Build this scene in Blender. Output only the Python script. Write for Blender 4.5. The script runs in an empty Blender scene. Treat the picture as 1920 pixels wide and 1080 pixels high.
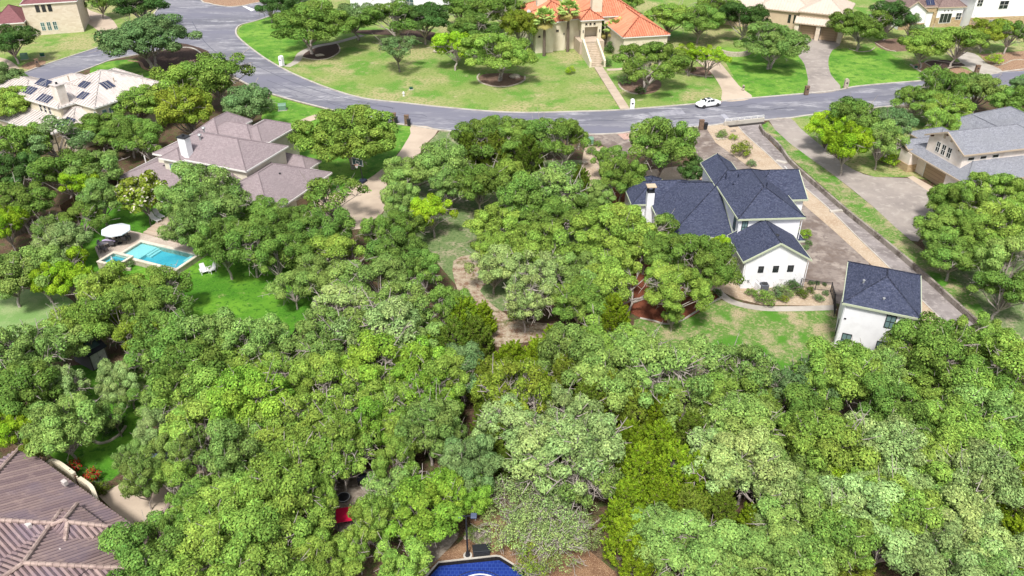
import bpy, bmesh, math, random
import numpy as np
from mathutils import Vector, Matrix
R_ = math.radians
sc = bpy.context.scene
COL = sc.collection
random.seed(7)

# ---------------------------------------------------------------- camera, sky, sun, exposure
F_PX, Y_HOR, CAM_H = 1500.0, -413.0, 49.0
PITCH = math.atan((540 - Y_HOR) / F_PX)
cam = bpy.data.cameras.new('camera'); co = bpy.data.objects.new('camera', cam); COL.objects.link(co)
co.location = (0, 0, CAM_H); co.rotation_euler = (math.pi/2 - PITCH, 0, 0)
cam.sensor_width = 36; cam.lens = 36 * F_PX / 1920; cam.clip_end = 3000; cam.clip_start = .5
sc.camera = co
SUN_EL, SUN_AZ = R_(57), R_(192)          # azimuth clockwise from +Y
w = bpy.data.worlds.new('World'); sc.world = w; w.use_nodes = True
nt = w.node_tree; bg = nt.nodes['Background']; sky = nt.nodes.new('ShaderNodeTexSky')
sky.sky_type = 'NISHITA'; sky.sun_disc = False; sky.sun_elevation = SUN_EL; sky.sun_rotation = SUN_AZ
sky.air_density = 1.0; sky.dust_density = 3.0
hs = nt.nodes.new('ShaderNodeHueSaturation'); hs.inputs['Saturation'].default_value = .42
nt.links.new(sky.outputs[0], hs.inputs['Color']); nt.links.new(hs.outputs[0], bg.inputs[0])
bg.inputs[1].default_value = .125
sl = bpy.data.lights.new('sun', 'SUN'); so = bpy.data.objects.new('sun', sl); COL.objects.link(so)
sl.energy = 3.3; sl.angle = R_(9); sl.color = (1, .965, .91)
sd = Vector((math.sin(SUN_AZ)*math.cos(SUN_EL), math.cos(SUN_AZ)*math.cos(SUN_EL), math.sin(SUN_EL)))
so.rotation_euler = sd.to_track_quat('Z', 'Y').to_euler(); so.location = sd * 200
sc.view_settings.view_transform = 'Standard'; sc.view_settings.look = 'None'
sc.view_settings.exposure = 0.5; sc.view_settings.gamma = 1

# ---------------------------------------------------------------- helpers
_F = Vector((0, math.cos(PITCH), -math.sin(PITCH))); _U = Vector((0, math.sin(PITCH), math.cos(PITCH)))
def ray(px, py): return Vector(((px-960)/F_PX, 0, 0)) + _F + _U*((540-py)/F_PX)
def G(px, py, z=0.0):
    "point of the place seen at a photo pixel, at height z"
    d = ray(px, py); t = (z-CAM_H)/d.z
    return Vector((0, 0, CAM_H)) + d*t
def mpp(px, py, z=0.0):
    d = ray(px, py); return ((z-CAM_H)/d.z) / F_PX
def tag(o, label=None, cat=None, group=None, kind=None):
    if label: o['label'] = label
    if cat: o['category'] = cat
    if group: o['group'] = group
    if kind: o['kind'] = kind
    return o
def empty(name, loc=(0, 0, 0), rz=0, label=None, cat=None, group=None):
    o = bpy.data.objects.new(name, None); COL.objects.link(o); o.location = loc; o.rotation_euler = (0, 0, rz)
    o.empty_display_size = .3
    return tag(o, label, cat, group)
def obj(name, bm, mats, parent=None, smooth=False):
    me = bpy.data.meshes.new(name)
    if isinstance(bm, bpy.types.Mesh): me = bm
    else:
        bm.normal_update(); bm.to_mesh(me); bm.free()
    if mats is not None and not me.materials:
        for m in (mats if isinstance(mats, (list, tuple)) else [mats]): me.materials.append(m)
    if smooth: me.shade_smooth()
    o = bpy.data.objects.new(name, me); COL.objects.link(o)
    if parent: o.parent = parent
    return o
def B(): return bmesh.new()
def box(bm, x0, x1, y0, y1, z0, z1, mi=0, M=None):
    vs = [bm.verts.new(p) for p in ((x0,y0,z0),(x1,y0,z0),(x1,y1,z0),(x0,y1,z0),(x0,y0,z1),(x1,y0,z1),(x1,y1,z1),(x0,y1,z1))]
    for f in ((0,3,2,1),(4,5,6,7),(0,1,5,4),(1,2,6,5),(2,3,7,6),(3,0,4,7)):
        fa = bm.faces.new([vs[i] for i in f]); fa.material_index = mi
    if M: bmesh.ops.transform(bm, matrix=M, verts=vs)
    return vs
def bevel(bm, w=.02, seg=2):
    bmesh.ops.bevel(bm, geom=list(bm.edges), offset=w, segments=seg, affect='EDGES', clamp_overlap=True)
def tube(bm, pts, rad, n=6, mi=0, cap=True):
    pts = [Vector(p) for p in pts]; rings = []
    if not isinstance(rad, (list, tuple)): rad = [rad]*len(pts)
    for i, p in enumerate(pts):
        t = (pts[min(i+1, len(pts)-1)] - pts[max(i-1, 0)]).normalized()
        a = t.orthogonal().normalized() if abs(t.z) > .95 else t.cross(Vector((0,0,1))).normalized()
        b = t.cross(a)
        rings.append([bm.verts.new(p + (a*math.cos(k*2*math.pi/n)+b*math.sin(k*2*math.pi/n))*rad[i]) for k in range(n)])
    for r0, r1 in zip(rings, rings[1:]):
        for k in range(n):
            f = bm.faces.new((r0[k], r0[(k+1)%n], r1[(k+1)%n], r1[k])); f.material_index = mi
    if cap:
        for r in (rings[0], rings[-1]):
            try: f = bm.faces.new(r); f.material_index = mi
            except ValueError: pass
def cyl(bm, x, y, z0, z1, r0, r1=None, n=12, mi=0):
    tube(bm, [(x,y,z0),(x,y,z1)], [r0, r0 if r1 is None else r1], n, mi)
def lathe(bm, prof, n=16, M=None, mi=0):
    rings = []
    for r, z in prof: rings.append([bm.verts.new((r*math.cos(2*math.pi*k/n), r*math.sin(2*math.pi*k/n), z)) for k in range(n)])
    for a, b in zip(rings, rings[1:]):
        for k in range(n): bm.faces.new((a[k], a[(k+1)%n], b[(k+1)%n], b[k])).material_index = mi
    bm.faces.new(rings[-1]); bm.faces.new(list(reversed(rings[0])))
    if M: bmesh.ops.transform(bm, matrix=M, verts=[v for r in rings for v in r])
def rock(bm, c, r, seed, flat=.65):
    rr = random.Random(seed); s = len(bm.verts); 
    vs = bmesh.ops.create_icosphere(bm, subdivisions=2, radius=1)['verts']
    ax = [Vector((rr.uniform(-1,1), rr.uniform(-1,1), rr.uniform(-1,1))).normalized() for _ in range(7)]
    for v in vs:
        d = v.co.normalized(); k = 1
        for a in ax: k = min(k, .72/max(.3, d.dot(a)) if d.dot(a) > .3 else 1)
        k *= rr.uniform(.95, 1.05); v.co = Vector((d.x*k*r[0], d.y*k*r[1], d.z*k*r[2]*flat)) + Vector(c)

def smooth_px(pts, k=6, closed=False):
    out = []; n = len(pts)
    rng = range(n) if closed else range(n-1)
    for i in rng:
        g = (lambda j: pts[j % n]) if closed else (lambda j: pts[max(0, min(n-1, j))])
        p0, p1, p2, p3 = g(i-1), g(i), g(i+1), g(i+2)
        for j in range(k):
            t = j/k
            out.append(tuple(.5*((2*p1[c]) + (-p0[c]+p2[c])*t + (2*p0[c]-5*p1[c]+4*p2[c]-p3[c])*t*t + (-p0[c]+3*p1[c]-3*p2[c]+p3[c])*t**3) for c in (0, 1)))
    if not closed: out.append(pts[-1])
    return out

# ---------------------------------------------------------------- materials
def lin(c):
    return tuple(((x/255)/12.92 if x/255 <= .04045 else ((x/255+.055)/1.055)**2.4) for x in c)
def mat(name, base, rough=.85, noise=None, bump=None, spec=.3, coord='Object', metallic=0, stretch=None):
    """base colour (linear), noise=[(scale, colour2, lo, hi, detail)], bump=(scale, strength, dist)"""
    m = bpy.data.materials.new(name); m.use_nodes = True; nt = m.node_tree; N, L = nt.nodes, nt.links
    bs = N['Principled BSDF']; bs.inputs['Roughness'].default_value = rough
    bs.inputs['Specular IOR Level'].default_value = spec; bs.inputs['Metallic'].default_value = metallic
    tc = N.new('ShaderNodeTexCoord')
    if coord != 'World': vec = tc.outputs[coord]
    else:
        vec = N.new('ShaderNodeNewGeometry').outputs['Position']
    if stretch:
        mp = N.new('ShaderNodeMapping'); mp.inputs['Scale'].default_value = stretch[0]; mp.inputs['Rotation'].default_value = stretch[1]
        L.new(vec, mp.inputs[0]); vec = mp.outputs[0]
    rgb = N.new('ShaderNodeRGB'); rgb.outputs[0].default_value = (*base, 1); cur = rgb.outputs[0]
    for i, (s, c2, lo, hi, det) in enumerate(noise or []):
        no = N.new('ShaderNodeTexNoise'); no.inputs['Scale'].default_value = s; no.inputs['Detail'].default_value = det
        no.inputs['Roughness'].default_value = .62; L.new(vec, no.inputs['Vector'])
        mr = N.new('ShaderNodeMapRange'); mr.inputs[1].default_value = lo; mr.inputs[2].default_value = hi
        L.new(no.outputs[0], mr.inputs[0])
        mx = N.new('ShaderNodeMix'); mx.data_type = 'RGBA'
        L.new(mr.outputs[0], mx.inputs[0]); L.new(cur, mx.inputs[6]); mx.inputs[7].default_value = (*c2, 1)
        cur = mx.outputs[2]
    m['_cur'] = 0
    L.new(cur, bs.inputs['Base Color'])
    if bump:
        no = N.new('ShaderNodeTexNoise'); no.inputs['Scale'].default_value = bump[0]; no.inputs['Detail'].default_value = 6
        L.new(vec, no.inputs['Vector'])
        bu = N.new('ShaderNodeBump'); bu.inputs['Strength'].default_value = bump[1]; bu.inputs['Distance'].default_value = bump[2]
        L.new(no.outputs[0], bu.inputs['Height']); L.new(bu.outputs[0], bs.inputs['Normal'])
    return m
def brickmat(name, c1, c2, mortar, bw, bh, msize=.01, rough=.9, bias=0, noise=None, bump=.02, coord='UV', offset=.5):
    m = mat(name, c1, rough, None, None, .2); nt = m.node_tree; N, L = nt.nodes, nt.links; bs = N['Principled BSDF']
    tc = N.new('ShaderNodeTexCoord'); br = N.new('ShaderNodeTexBrick')
    br.inputs['Scale'].default_value = 1; br.inputs['Brick Width'].default_value = bw; br.inputs['Row Height'].default_value = bh
    br.inputs['Mortar Size'].default_value = msize; br.inputs['Bias'].default_value = bias; br.inputs['Mortar Smooth'].default_value = .3
    br.inputs['Color1'].default_value = (*c1, 1); br.inputs['Color2'].default_value = (*c2, 1); br.inputs['Mortar'].default_value = (*mortar, 1)
    if coord == 'Wall':
        sx = N.new('ShaderNodeSeparateXYZ'); L.new(tc.outputs['Object'], sx.inputs[0]); ad = N.new('ShaderNodeMath'); L.new(sx.outputs[0], ad.inputs[0]); L.new(sx.outputs[1], ad.inputs[1])
        cb = N.new('ShaderNodeCombineXYZ'); L.new(ad.outputs[0], cb.inputs[0]); L.new(sx.outputs[2], cb.inputs[1]); L.new(cb.outputs[0], br.inputs['Vector'])
    else: L.new(tc.outputs[coord], br.inputs['Vector'])
    br.offset = offset
    cur = br.outputs[0]
    for (s, cc, lo, hi, amt) in noise or []:
        no = N.new('ShaderNodeTexNoise'); no.inputs['Scale'].default_value = s; no.inputs['Detail'].default_value = 5
        L.new(tc.outputs['Object'], no.inputs['Vector'])
        mr = N.new('ShaderNodeMapRange'); mr.inputs[1].default_value = lo; mr.inputs[2].default_value = hi; mr.inputs[4].default_value = amt
        L.new(no.outputs[0], mr.inputs[0]); mx = N.new('ShaderNodeMix'); mx.data_type = 'RGBA'
        L.new(mr.outputs[0], mx.inputs[0]); L.new(cur, mx.inputs[6]); mx.inputs[7].default_value = (*cc, 1); cur = mx.outputs[2]
    L.new(cur, bs.inputs['Base Color'])
    bu = N.new('ShaderNodeBump'); bu.inputs['Strength'].default_value = .6; bu.inputs['Distance'].default_value = bump
    L.new(br.outputs[1], bu.inputs['Height']); bu.invert = True; L.new(bu.outputs[0], bs.inputs['Normal'])
    return m

E_ = .80                                       # photo value -> albedo
def C(r, g, b, k=E_): return tuple(x*k for x in lin((r, g, b)))
M = {}
M['litter'] = mat('leaf_litter', C(104,82,64), .95, [(.35, C(128,106,84), .45, .62, 6), (6, C(66,50,38), .45, .65, 8), (1.2, C(84,98,50), .50, .62, 7)], (9, .8, .12), coord='World')
M['lawn_far'] = mat('lawn_mown', C(134,158,78), .95, [(.07, C(176,168,120), .45, .58, 7), (.12, C(92,148,44), .50, .60, 6), (.5, C(196,184,146), .58, .70, 8), (2, C(104,136,56), .48, .62, 9), (5, C(172,178,118), .52, .7, 8)], (14, .6, .05), coord='World')
M['lawn_green'] = mat('lawn_lush', C(94,148,44), .95, [(.16, C(134,174,68), .42, .60, 7), (.5, C(72,124,36), .48, .64, 6), (1.2, C(150,170,92), .55, .70, 9), (4, C(72,126,36), .52, .7, 8)], (14, .6, .05), coord='World')
M['lawn_pool'] = mat('lawn_deep_green', C(74,132,28), .95, [(.2, C(112,164,46), .44, .58, 7), (.6, C(160,168,106), .60, .72, 8), (1.6, C(58,108,24), .5, .62, 9), (5, C(104,158,50), .5, .7, 8)], (14, .6, .05), coord='World')
M['lawn_patchy'] = mat('lawn_patchy', C(104,142,62), .95, [(.35, C(182,166,134), .47, .60, 9), (2.6, C(176,168,124), .50, .62, 8), (.22, C(84,142,38), .52, .60, 6), (6, C(88,120,52), .5, .66, 7)], (14, .7, .06), coord='World')
M['lawn_pale'] = mat('lawn_pale', C(128,164,94), .95, [(.3, C(160,178,122), .45, .62, 6), (6, C(100,142,70), .5, .75, 6)], (14, .6, .05), coord='World')
M['rough'] = mat('rough_grass', C(124,146,92), .95, [(.5, C(178,170,140), .48, .60, 8), (2.5, C(88,120,62), .46, .62, 8), (9, C(138,148,104), .5, .72, 6)], (8, .9, .18), coord='World')
M['trail'] = mat('rocky_trail', C(190,174,150), .95, [(1.2, C(140,108,86), .44, .6, 8), (5, C(206,198,184), .54, .68, 7), (.6, C(106,118,66), .56, .68, 6)], (7, .9, .12), coord='World')
M['asphalt'] = mat('asphalt', C(150,149,156), .9, [(.10, C(112,113,122), .44, .54, 8), (.34, C(180,179,184), .52, .60, 9), (1.6, C(126,126,138), .5, .6, 8), (.05, C(128,128,142), .45, .6, 4), (20, C(120,120,130), .5, .8, 4)], (40, .3, .02), coord='World', stretch=((.45, 1.5, 1), (0, 0, R_(6))))
M['concrete'] = mat('drive_concrete', C(176,166,158), .88, [(.14, C(150,141,136), .42, .6, 7), (.8, C(192,183,174), .52, .7, 7), (12, C(158,150,144), .5, .8, 5)], (30, .2, .01), coord='World')
M['concrete_dirty'] = mat('drive_stained', C(150,138,130), .88, [(.22, C(122,108,100), .44, .56, 8), (.5, C(172,160,150), .5, .64, 8), (1.2, C(128,116,110), .52, .6, 7)], (30, .2, .01), coord='World')
M['conc_tan'] = mat('drive_tan', C(208,190,170), .88, [(.2, C(188,170,152), .42, .62, 6), (10, C(196,178,160), .5, .8, 5)], (30, .2, .01), coord='World')
M['conc_light'] = mat('path_concrete', C(196,188,178), .88, [(.5, C(176,168,158), .42, .62, 6)], (30, .2, .01), coord='World')
M['kerb'] = mat('kerb_concrete', C(202,196,186), .88, [(.6, C(176,168,158), .45, .65, 7)], (20, .3, .01), coord='World')
M['gravel'] = mat('gravel_tan', C(198,178,154), .95, [(.35, C(182,158,132), .45, .65, 6), (4, C(214,198,176), .5, .66, 8), (14, C(176,152,126), .56, .7, 6)], (16, .9, .05), coord='World')
M['mulch_red'] = mat('mulch_red', C(136,78,56), .95, [(1.2, C(108,58,42), .45, .62, 6), (12, C(164,102,76), .5, .7, 7)], (16, 1, .08), coord='World')
M['mulch_brown'] = mat('mulch_brown', C(134,108,92), .95, [(1.2, C(106,84,72), .45, .62, 6), (10, C(160,136,118), .5, .7, 7)], (16, 1, .08), coord='World')
M['mulch_dark'] = mat('mulch_dark', C(84,66,58), .95, [(10, C(112,92,80), .5, .7, 7)], (16, 1, .08), coord='World')
M['mulch_chip'] = mat('mulch_chips', C(160,126,96), .95, [(.7, C(134,100,76), .42, .6, 6), (11, C(196,164,132), .5, .66, 7), (17, C(96,66,48), .54, .68, 6)], (16, 1, .08), coord='World')
M['riverrock'] = mat('river_rock_bed', C(178,146,118), .95, [(3, C(140,104,82), .45, .6, 7), (9, C(206,184,160), .54, .68, 6)], (12, 1, .1), coord='World')
M['flag'] = mat('flagstone', C(164,152,138), .9, [(.9, C(128,116,104), .44, .58, 7), (4, C(186,176,164), .52, .68, 7)], (10, .7, .05), coord='World')
M['limestone'] = mat('limestone', C(200,190,172), .9, [(4, C(166,152,134), .45, .65, 7)], (14, .7, .04))
M['stucco_white'] = mat('stucco_white', C(240,240,243,.9), .8, [(1.0, C(230,230,233,.9), .45, .7, 5), (.35, C(222,221,222,.9), .52, .72, 4)], (30, .25, .01))
M['stucco_cream'] = mat('stucco_cream', C(234,224,200), .85, [(.7, C(222,209,182), .45, .7, 5)], (30, .25, .01))
M['stucco_pink'] = mat('stucco_pale', C(250,238,228), .85, [(.7, C(226,209,194), .45, .7, 5)], (30, .25, .01))
M['stucco_tan'] = mat('stucco_tan', C(214,192,164), .85, [(.7, C(200,177,150), .45, .7, 5)], (30, .25, .01))
M['siding_cream'] = mat('siding_cream', C(232,226,206), .8, [(.9, C(218,211,192), .45, .7, 5)])
M['stone_wall'] = brickmat('ledge_stone', C(208,184,146), C(178,148,112), C(190,176,154), .5, .22, .012, coord='Wall')
M['stone_cream'] = brickmat('cream_stone', C(236,222,204), C(222,204,182), C(228,216,200), .6, .3, .012, coord='Wall')
M['shingle_blue'] = brickmat('shingle_blue', C(82,88,112), C(58,64,86), C(44,48,64), .32, .16, .012, noise=[(5, C(112,116,136), .5, .72, .6), (.35, C(74,80,100), .45, .65, .5)], bump=.03)
M['shingle_grey'] = brickmat('shingle_grey', C(158,160,168), C(132,134,144), C(118,120,130), .32, .16, .012, noise=[(9, C(178,180,186), .5, .7, .7), (.4, C(140,142,148), .45, .65, .5)], bump=.03)
M['shingle_taupe'] = brickmat('shingle_taupe', C(166,152,154), C(148,134,137), C(136,122,126), .36, .18, .012, noise=[(5, C(178,166,168), .5, .75, .6), (.3, C(150,138,140), .45, .62, .55)], bump=.03)
M['shingle_brown'] = brickmat('shingle_brown', C(150,128,122), C(126,106,102), C(110,92,90), .36, .18, .012, noise=[(5, C(160,140,134), .5, .75, .6)], bump=.03)
M['shingle_red'] = brickmat('shingle_dusky', C(150,104,106), C(134,90,94), C(118,78,82), .36, .18, .012, bump=.03)
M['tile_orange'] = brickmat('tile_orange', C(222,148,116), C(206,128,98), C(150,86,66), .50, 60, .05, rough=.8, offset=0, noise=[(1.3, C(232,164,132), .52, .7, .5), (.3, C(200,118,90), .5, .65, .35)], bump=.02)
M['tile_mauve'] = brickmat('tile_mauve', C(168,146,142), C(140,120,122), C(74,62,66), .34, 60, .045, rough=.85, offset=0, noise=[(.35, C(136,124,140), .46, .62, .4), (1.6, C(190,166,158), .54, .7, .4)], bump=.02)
M['cap_mauve'] = mat('ridge_tile', C(190,168,158), .85, [(2, C(158,136,130), .45, .6, 5)], (8, .6, .03))
M['metal_cream'] = mat('metal_roof_cream', C(216,207,202), .55, [(.5, C(196,187,182), .45, .65, 5), (.2, C(214,204,196), .5, .7, 5)], metallic=.0, spec=.5)
M['metal_tan'] = mat('metal_roof_tan', C(212,198,184), .6, [(.6, C(206,192,178), .45, .65, 6), (3, C(188,172,156), .58, .72, 6)], spec=.4)
M['metal_dark'] = mat('standing_seam_dark', C(74,80,98), .5, spec=.5)
M['trim_white'] = mat('trim_white', C(240,238,232), .7)
M['trim_sage'] = mat('gutter_sage', C(196,204,176), .6)
M['trim_dark'] = mat('fascia_dark', C(46,52,72), .6)
M['trim_tan'] = mat('fascia_tan', C(196,178,156), .7)
M['trim_peach'] = mat('fascia_peach', C(232,206,176), .7)
M['frame_black'] = mat('window_frame_black', (.02,.022,.026), .5)
M['black'] = mat('black_metal', (.018,.019,.022), .55, [(6, (.035,.036,.04), .45, .6, 4)])
M['dark_wood'] = mat('fence_wood_brown', C(104,78,66), .9, [(3, C(74,54,46), .45, .6, 6)], (9, .6, .03), stretch=((4, 4, .5), (0, 0, 0)))
M['grey_wood'] = mat('fence_wood_grey', C(128,118,108), .9, [(3, C(88,80,74), .45, .6, 6)], (9, .6, .03), stretch=((4, 4, .5), (0, 0, 0)))
M['garage_tan'] = brickmat('garage_door_tan', C(182,158,130), C(182,158,130), C(140,118,94), 9, .53, .03, rough=.6, coord='Wall')
M['door_brown'] = mat('door_brown', C(96,66,52), .6)
M['brick_brown'] = brickmat('pillar_brick', C(140,112,92), C(104,82,68), C(150,136,120), .22, .09, .01, coord='Wall')
M['plastic_green'] = mat('utility_green', C(120,156,132), .6)
M['green_dark'] = mat('utility_dark_green', C(36,86,66), .6)
M['white_paint'] = mat('white_paint', C(240,240,240), .5)
M['steel'] = mat('galvanised', C(178,180,182), .5, metallic=.3)
M['cloth_white'] = mat('parasol_cloth', C(226,232,240), .9)
M['cloth_red'] = mat('red_cloth', C(214,16,70), .8)
M['orange'] = mat('orange_plastic', C(226,100,30), .6)
M['lilac'] = mat('lilac_cloth', C(196,182,214), .9)
M['flower_white'] = mat('white_blossom', C(244,236,220), .8)
M['flower_red'] = mat('rose_red', C(214,24,52), .8)
M['pool_tile'] = mat('pool_plaster', C(112,196,212), .7, [(.5, C(92,182,204), .45, .65, 4)])
M['pool_shelf'] = mat('pool_shelf_plaster', C(200,228,228), .7)
M['coping'] = mat('pool_coping', C(232,222,206), .8, [(2, C(212,200,182), .45, .65, 6)])
M['travertine'] = mat('travertine', C(206,192,178), .85, [(.7, C(188,172,158), .42, .62, 6), (5, C(220,208,194), .5, .7, 6)], (12, .4, .02), coord='World')
M['court'] = brickmat('sport_tile_blue', C(36,62,146), C(30,54,132), C(64,92,168), .3, .3, .018, rough=.5, coord='Object', bump=.006)
M['court_black'] = brickmat('sport_tile_black', C(40,38,42), C(34,32,36), C(20,20,22), .3, .3, .018, rough=.5, coord='Object', bump=.006)
M['bark'] = mat('oak_bark', C(150,140,132), .95, [(3, C(104,94,86), .42, .6, 6), (12, C(176,168,160), .52, .7, 5)], (10, .8, .04))
M['bark_pale'] = mat('dead_twig_grey', C(190,180,172), .95, [(5, C(150,140,132), .42, .6, 6)])
M['bark_palm'] = mat('palm_bark', C(136,120,108), .95, [(6, C(96,84,76), .42, .6, 6)], (10, .9, .06), stretch=((1, 1, 4), (0, 0, 0)))
def glass_mat():
    m = mat('window_glass', C(70,96,100), .08, [(.4, C(110,140,140), .45, .6, 2)], spec=.8); return m
M['glass'] = glass_mat()
M['glass_dark'] = mat('window_glass_dark', C(38,46,52), .1, spec=.8)
M['glass_green'] = mat('window_glass_green', C(118,146,146), .12, spec=.7)
M['panel'] = brickmat('solar_cells', C(56,62,88), C(48,54,80), C(104,110,134), 1.0, 1.6, .03, rough=.25, coord='UV', bump=.002)
M['panel'].node_tree.nodes['Principled BSDF'].inputs['Roughness'].default_value = .2
def water_mat():
    m = bpy.data.materials.new('pool_water'); m.use_nodes = True; nt = m.node_tree; N, L = nt.nodes, nt.links
    N.remove(N['Principled BSDF']); tr = N.new('ShaderNodeBsdfTransparent'); tr.inputs[0].default_value = (.66, .92, .95, 1)
    gl = N.new('ShaderNodeBsdfGlossy'); gl.inputs['Roughness'].default_value = .05; fr = N.new('ShaderNodeFresnel'); fr.inputs[0].default_value = 1.33
    no = N.new('ShaderNodeTexNoise'); no.inputs['Scale'].default_value = 2.5; no.inputs['Detail'].default_value = 3
    tc = N.new('ShaderNodeTexCoord'); L.new(tc.outputs['Object'], no.inputs['Vector'])
    bu = N.new('ShaderNodeBump'); bu.inputs['Strength'].default_value = .25; bu.inputs['Distance'].default_value = .05; L.new(no.outputs[0], bu.inputs['Height'])
    L.new(bu.outputs[0], gl.inputs['Normal']); L.new(bu.outputs[0], fr.inputs['Normal'])
    mx = N.new('ShaderNodeMixShader'); L.new(fr.outputs[0], mx.inputs[0]); L.new(tr.outputs[0], mx.inputs[1]); L.new(gl.outputs[0], mx.inputs[2])
    L.new(mx.outputs[0], N['Material Output'].inputs[0]); return m
M['water'] = water_mat()
def leaf_mat(name, second=None):
    m = bpy.data.materials.new(name); m.use_nodes = True; nt = m.node_tree; N, L = nt.nodes, nt.links
    N.remove(N['Principled BSDF'])
    oi = N.new('ShaderNodeObjectInfo'); at = N.new('ShaderNodeAttribute'); at.attribute_name = 'tone'
    sep = N.new('ShaderNodeSeparateColor'); L.new(at.outputs['Color'], sep.inputs[0])
    hsv = N.new('ShaderNodeHueSaturation'); L.new(oi.outputs['Color'], hsv.inputs['Color'])
    mh = N.new('ShaderNodeMapRange'); mh.inputs[3].default_value = .475; mh.inputs[4].default_value = .525; L.new(sep.outputs[1], mh.inputs[0]); L.new(mh.outputs[0], hsv.inputs['Hue'])
    mv = N.new('ShaderNodeMapRange'); mv.inputs[3].default_value = .25; mv.inputs[4].default_value = 1.85; L.new(sep.outputs[0], mv.inputs[0]); L.new(mv.outputs[0], hsv.inputs['Value'])
    cur = hsv.outputs[0]
    if second:
        mx = N.new('ShaderNodeMix'); mx.data_type = 'RGBA'; L.new(sep.outputs[2], mx.inputs[0]); L.new(cur, mx.inputs[6]); mx.inputs[7].default_value = (*second, 1); cur = mx.outputs[2]
    di = N.new('ShaderNodeBsdfDiffuse'); tl = N.new('ShaderNodeBsdfTranslucent'); L.new(cur, di.inputs[0]); L.new(cur, tl.inputs[0])
    mx = N.new('ShaderNodeMixShader'); mx.inputs[0].default_value = .18; L.new(di.outputs[0], mx.inputs[1]); L.new(tl.outputs[0], mx.inputs[2])
    L.new(mx.outputs[0], N['Material Output'].inputs[0]); return m
M['leaf'] = leaf_mat('oak_leaves'); M['leaf_j'] = leaf_mat('juniper_sprays', C(120,104,84))
M['leaf_f'] = leaf_mat('magnolia_leaves', C(240,232,210)); M['leaf_r'] = leaf_mat('rose_leaves', C(216,24,54)); M['leaf_p'] = leaf_mat('palm_fronds', C(176,150,96))

# ---------------------------------------------------------------- ground, lawns, roads
def poly(name, px, z, m, sm=0, thick=0, kind='structure', world=False):
    if sm: px = smooth_px(px, sm, True)
    pts = [Vector((p[0], p[1], z)) if world else G(p[0], p[1], 0) for p in px]
    bm = B(); vs = [bm.verts.new((p.x, p.y, z)) for p in pts]
    f = bm.faces.new(vs); f.normal_update()
    if f.normal.z < 0: f.normal_flip()
    if thick:
        r = bmesh.ops.extrude_face_region(bm, geom=[f]); 
        for v in [g for g in r['geom'] if isinstance(g, bmesh.types.BMVert)]: v.co.z += thick
    bmesh.ops.triangulate(bm, faces=list(bm.faces))
    o = obj(name, bm, m); 
    if kind: o['kind'] = kind
    return o
def ribbon(name, px, width, z0, h, m, sm=0, kind='structure', side=0, closed=False, world=False, jit=0):
    """raised strip along a line; side -1/0/+1 offsets it"""
    if sm: px = smooth_px(px, sm, closed)
    P = [Vector((p[0], p[1])) if world else G(p[0], p[1], 0).to_2d() for p in px]
    n = len(P); bm = B(); rows = []
    rr = random.Random(3)
    for i in range(n):
        a, b = (P[(i-1) % n], P[(i+1) % n]) if closed else (P[max(0, i-1)], P[min(n-1, i+1)])
        t = (b-a).normalized(); nn = Vector((-t.y, t.x)); c = P[i] + nn*side*width/2
        l, r = c-nn*width/2, c+nn*width/2; hh = h + rr.uniform(-jit, jit)
        rows.append([bm.verts.new((*l, z0)), bm.verts.new((*l, z0+hh)), bm.verts.new((*r, z0+hh)), bm.verts.new((*r, z0))])
    for i in range(n if closed else n-1):
        a, b = rows[i], rows[(i+1) % n]
        for k in range(3): bm.faces.new((a[k], b[k], b[k+1], a[k+1]))
    if not closed: bm.faces.new(rows[0]); bm.faces.new(list(reversed(rows[-1])))
    bmesh.ops.recalc_face_normals(bm, faces=list(bm.faces))
    o = obj(name, bm, m)
    if kind: o['kind'] = kind
    return o

bm = B(); vs = [bm.verts.new(p) for p in ((-900,-300,0),(900,-300,0),(900,1500,0),(-900,1500,0))]; bm.faces.new(vs)
obj('ground', bm, M['litter'])['kind'] = 'structure'

K_up = [(521,25),(480,39),(450,47),(441,58),(447,72),(480,99),(512,120),(555,142),(617,167),(680,185),(757,194),(830,202),(960,212),(1085,210),(1167,207),(1302,196),(1352,191),(1410,185),(1515,176),(1572,170),(1615,162),(1744,151),(1802,145),(1925,130)]
K_lo = [(387,108),(430,138),(470,160),(507,175),(567,192),(650,212),(742,231),(772,235),(822,243),(870,247),(980,252),(1095,252),(1157,250),(1200,245),(1322,236),(1357,232),(1432,225),(1480,221),(1522,215),(1640,202),(1780,188),(1925,172)]
K_l2u = [(-60,168),(32,142),(77,125),(140,104),(200,84),(245,62),(285,32),(305,0),(318,-40)]
K_l2l = [(-60,196),(60,165),(126,143),(172,126),(210,112),(255,103),(300,95),(345,89),(368,93),(387,108)]
K_tr = [(350,-40),(375,0),(392,7),(410,11),(432,13),(457,11),(480,6),(520,0),(580,-12)]
# lawns beyond the street
poly('lawn', smooth_px(K_up, 4)+[(2100,118),(2100,-140),(700,-140),(560,-40),(521,12)], .004, M['lawn_far'])
poly('lawn', [(-80,175)]+smooth_px(K_l2u, 4)+[(300,-60),(-80,-60)], .004, M['lawn_far'])
poly('lawn', [(1352,90),(1410,95),(1500,80),(1518,110),(1512,176),(1410,185),(1380,150)], .010, M['lawn_green'], 3)
poly('lawn', [(1562,93),(1640,90),(1660,95),(1700,122),(1744,151),(1660,158),(1575,167),(1556,140),(1554,112)], .010, M['lawn_green'], 3)
poly('lawn', [(450,52),(470,42),(521,27),(620,40),(600,75),(560,95),(545,118),(512,117),(480,95),(450,70)], .010, M['lawn_green'], 3)
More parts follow.
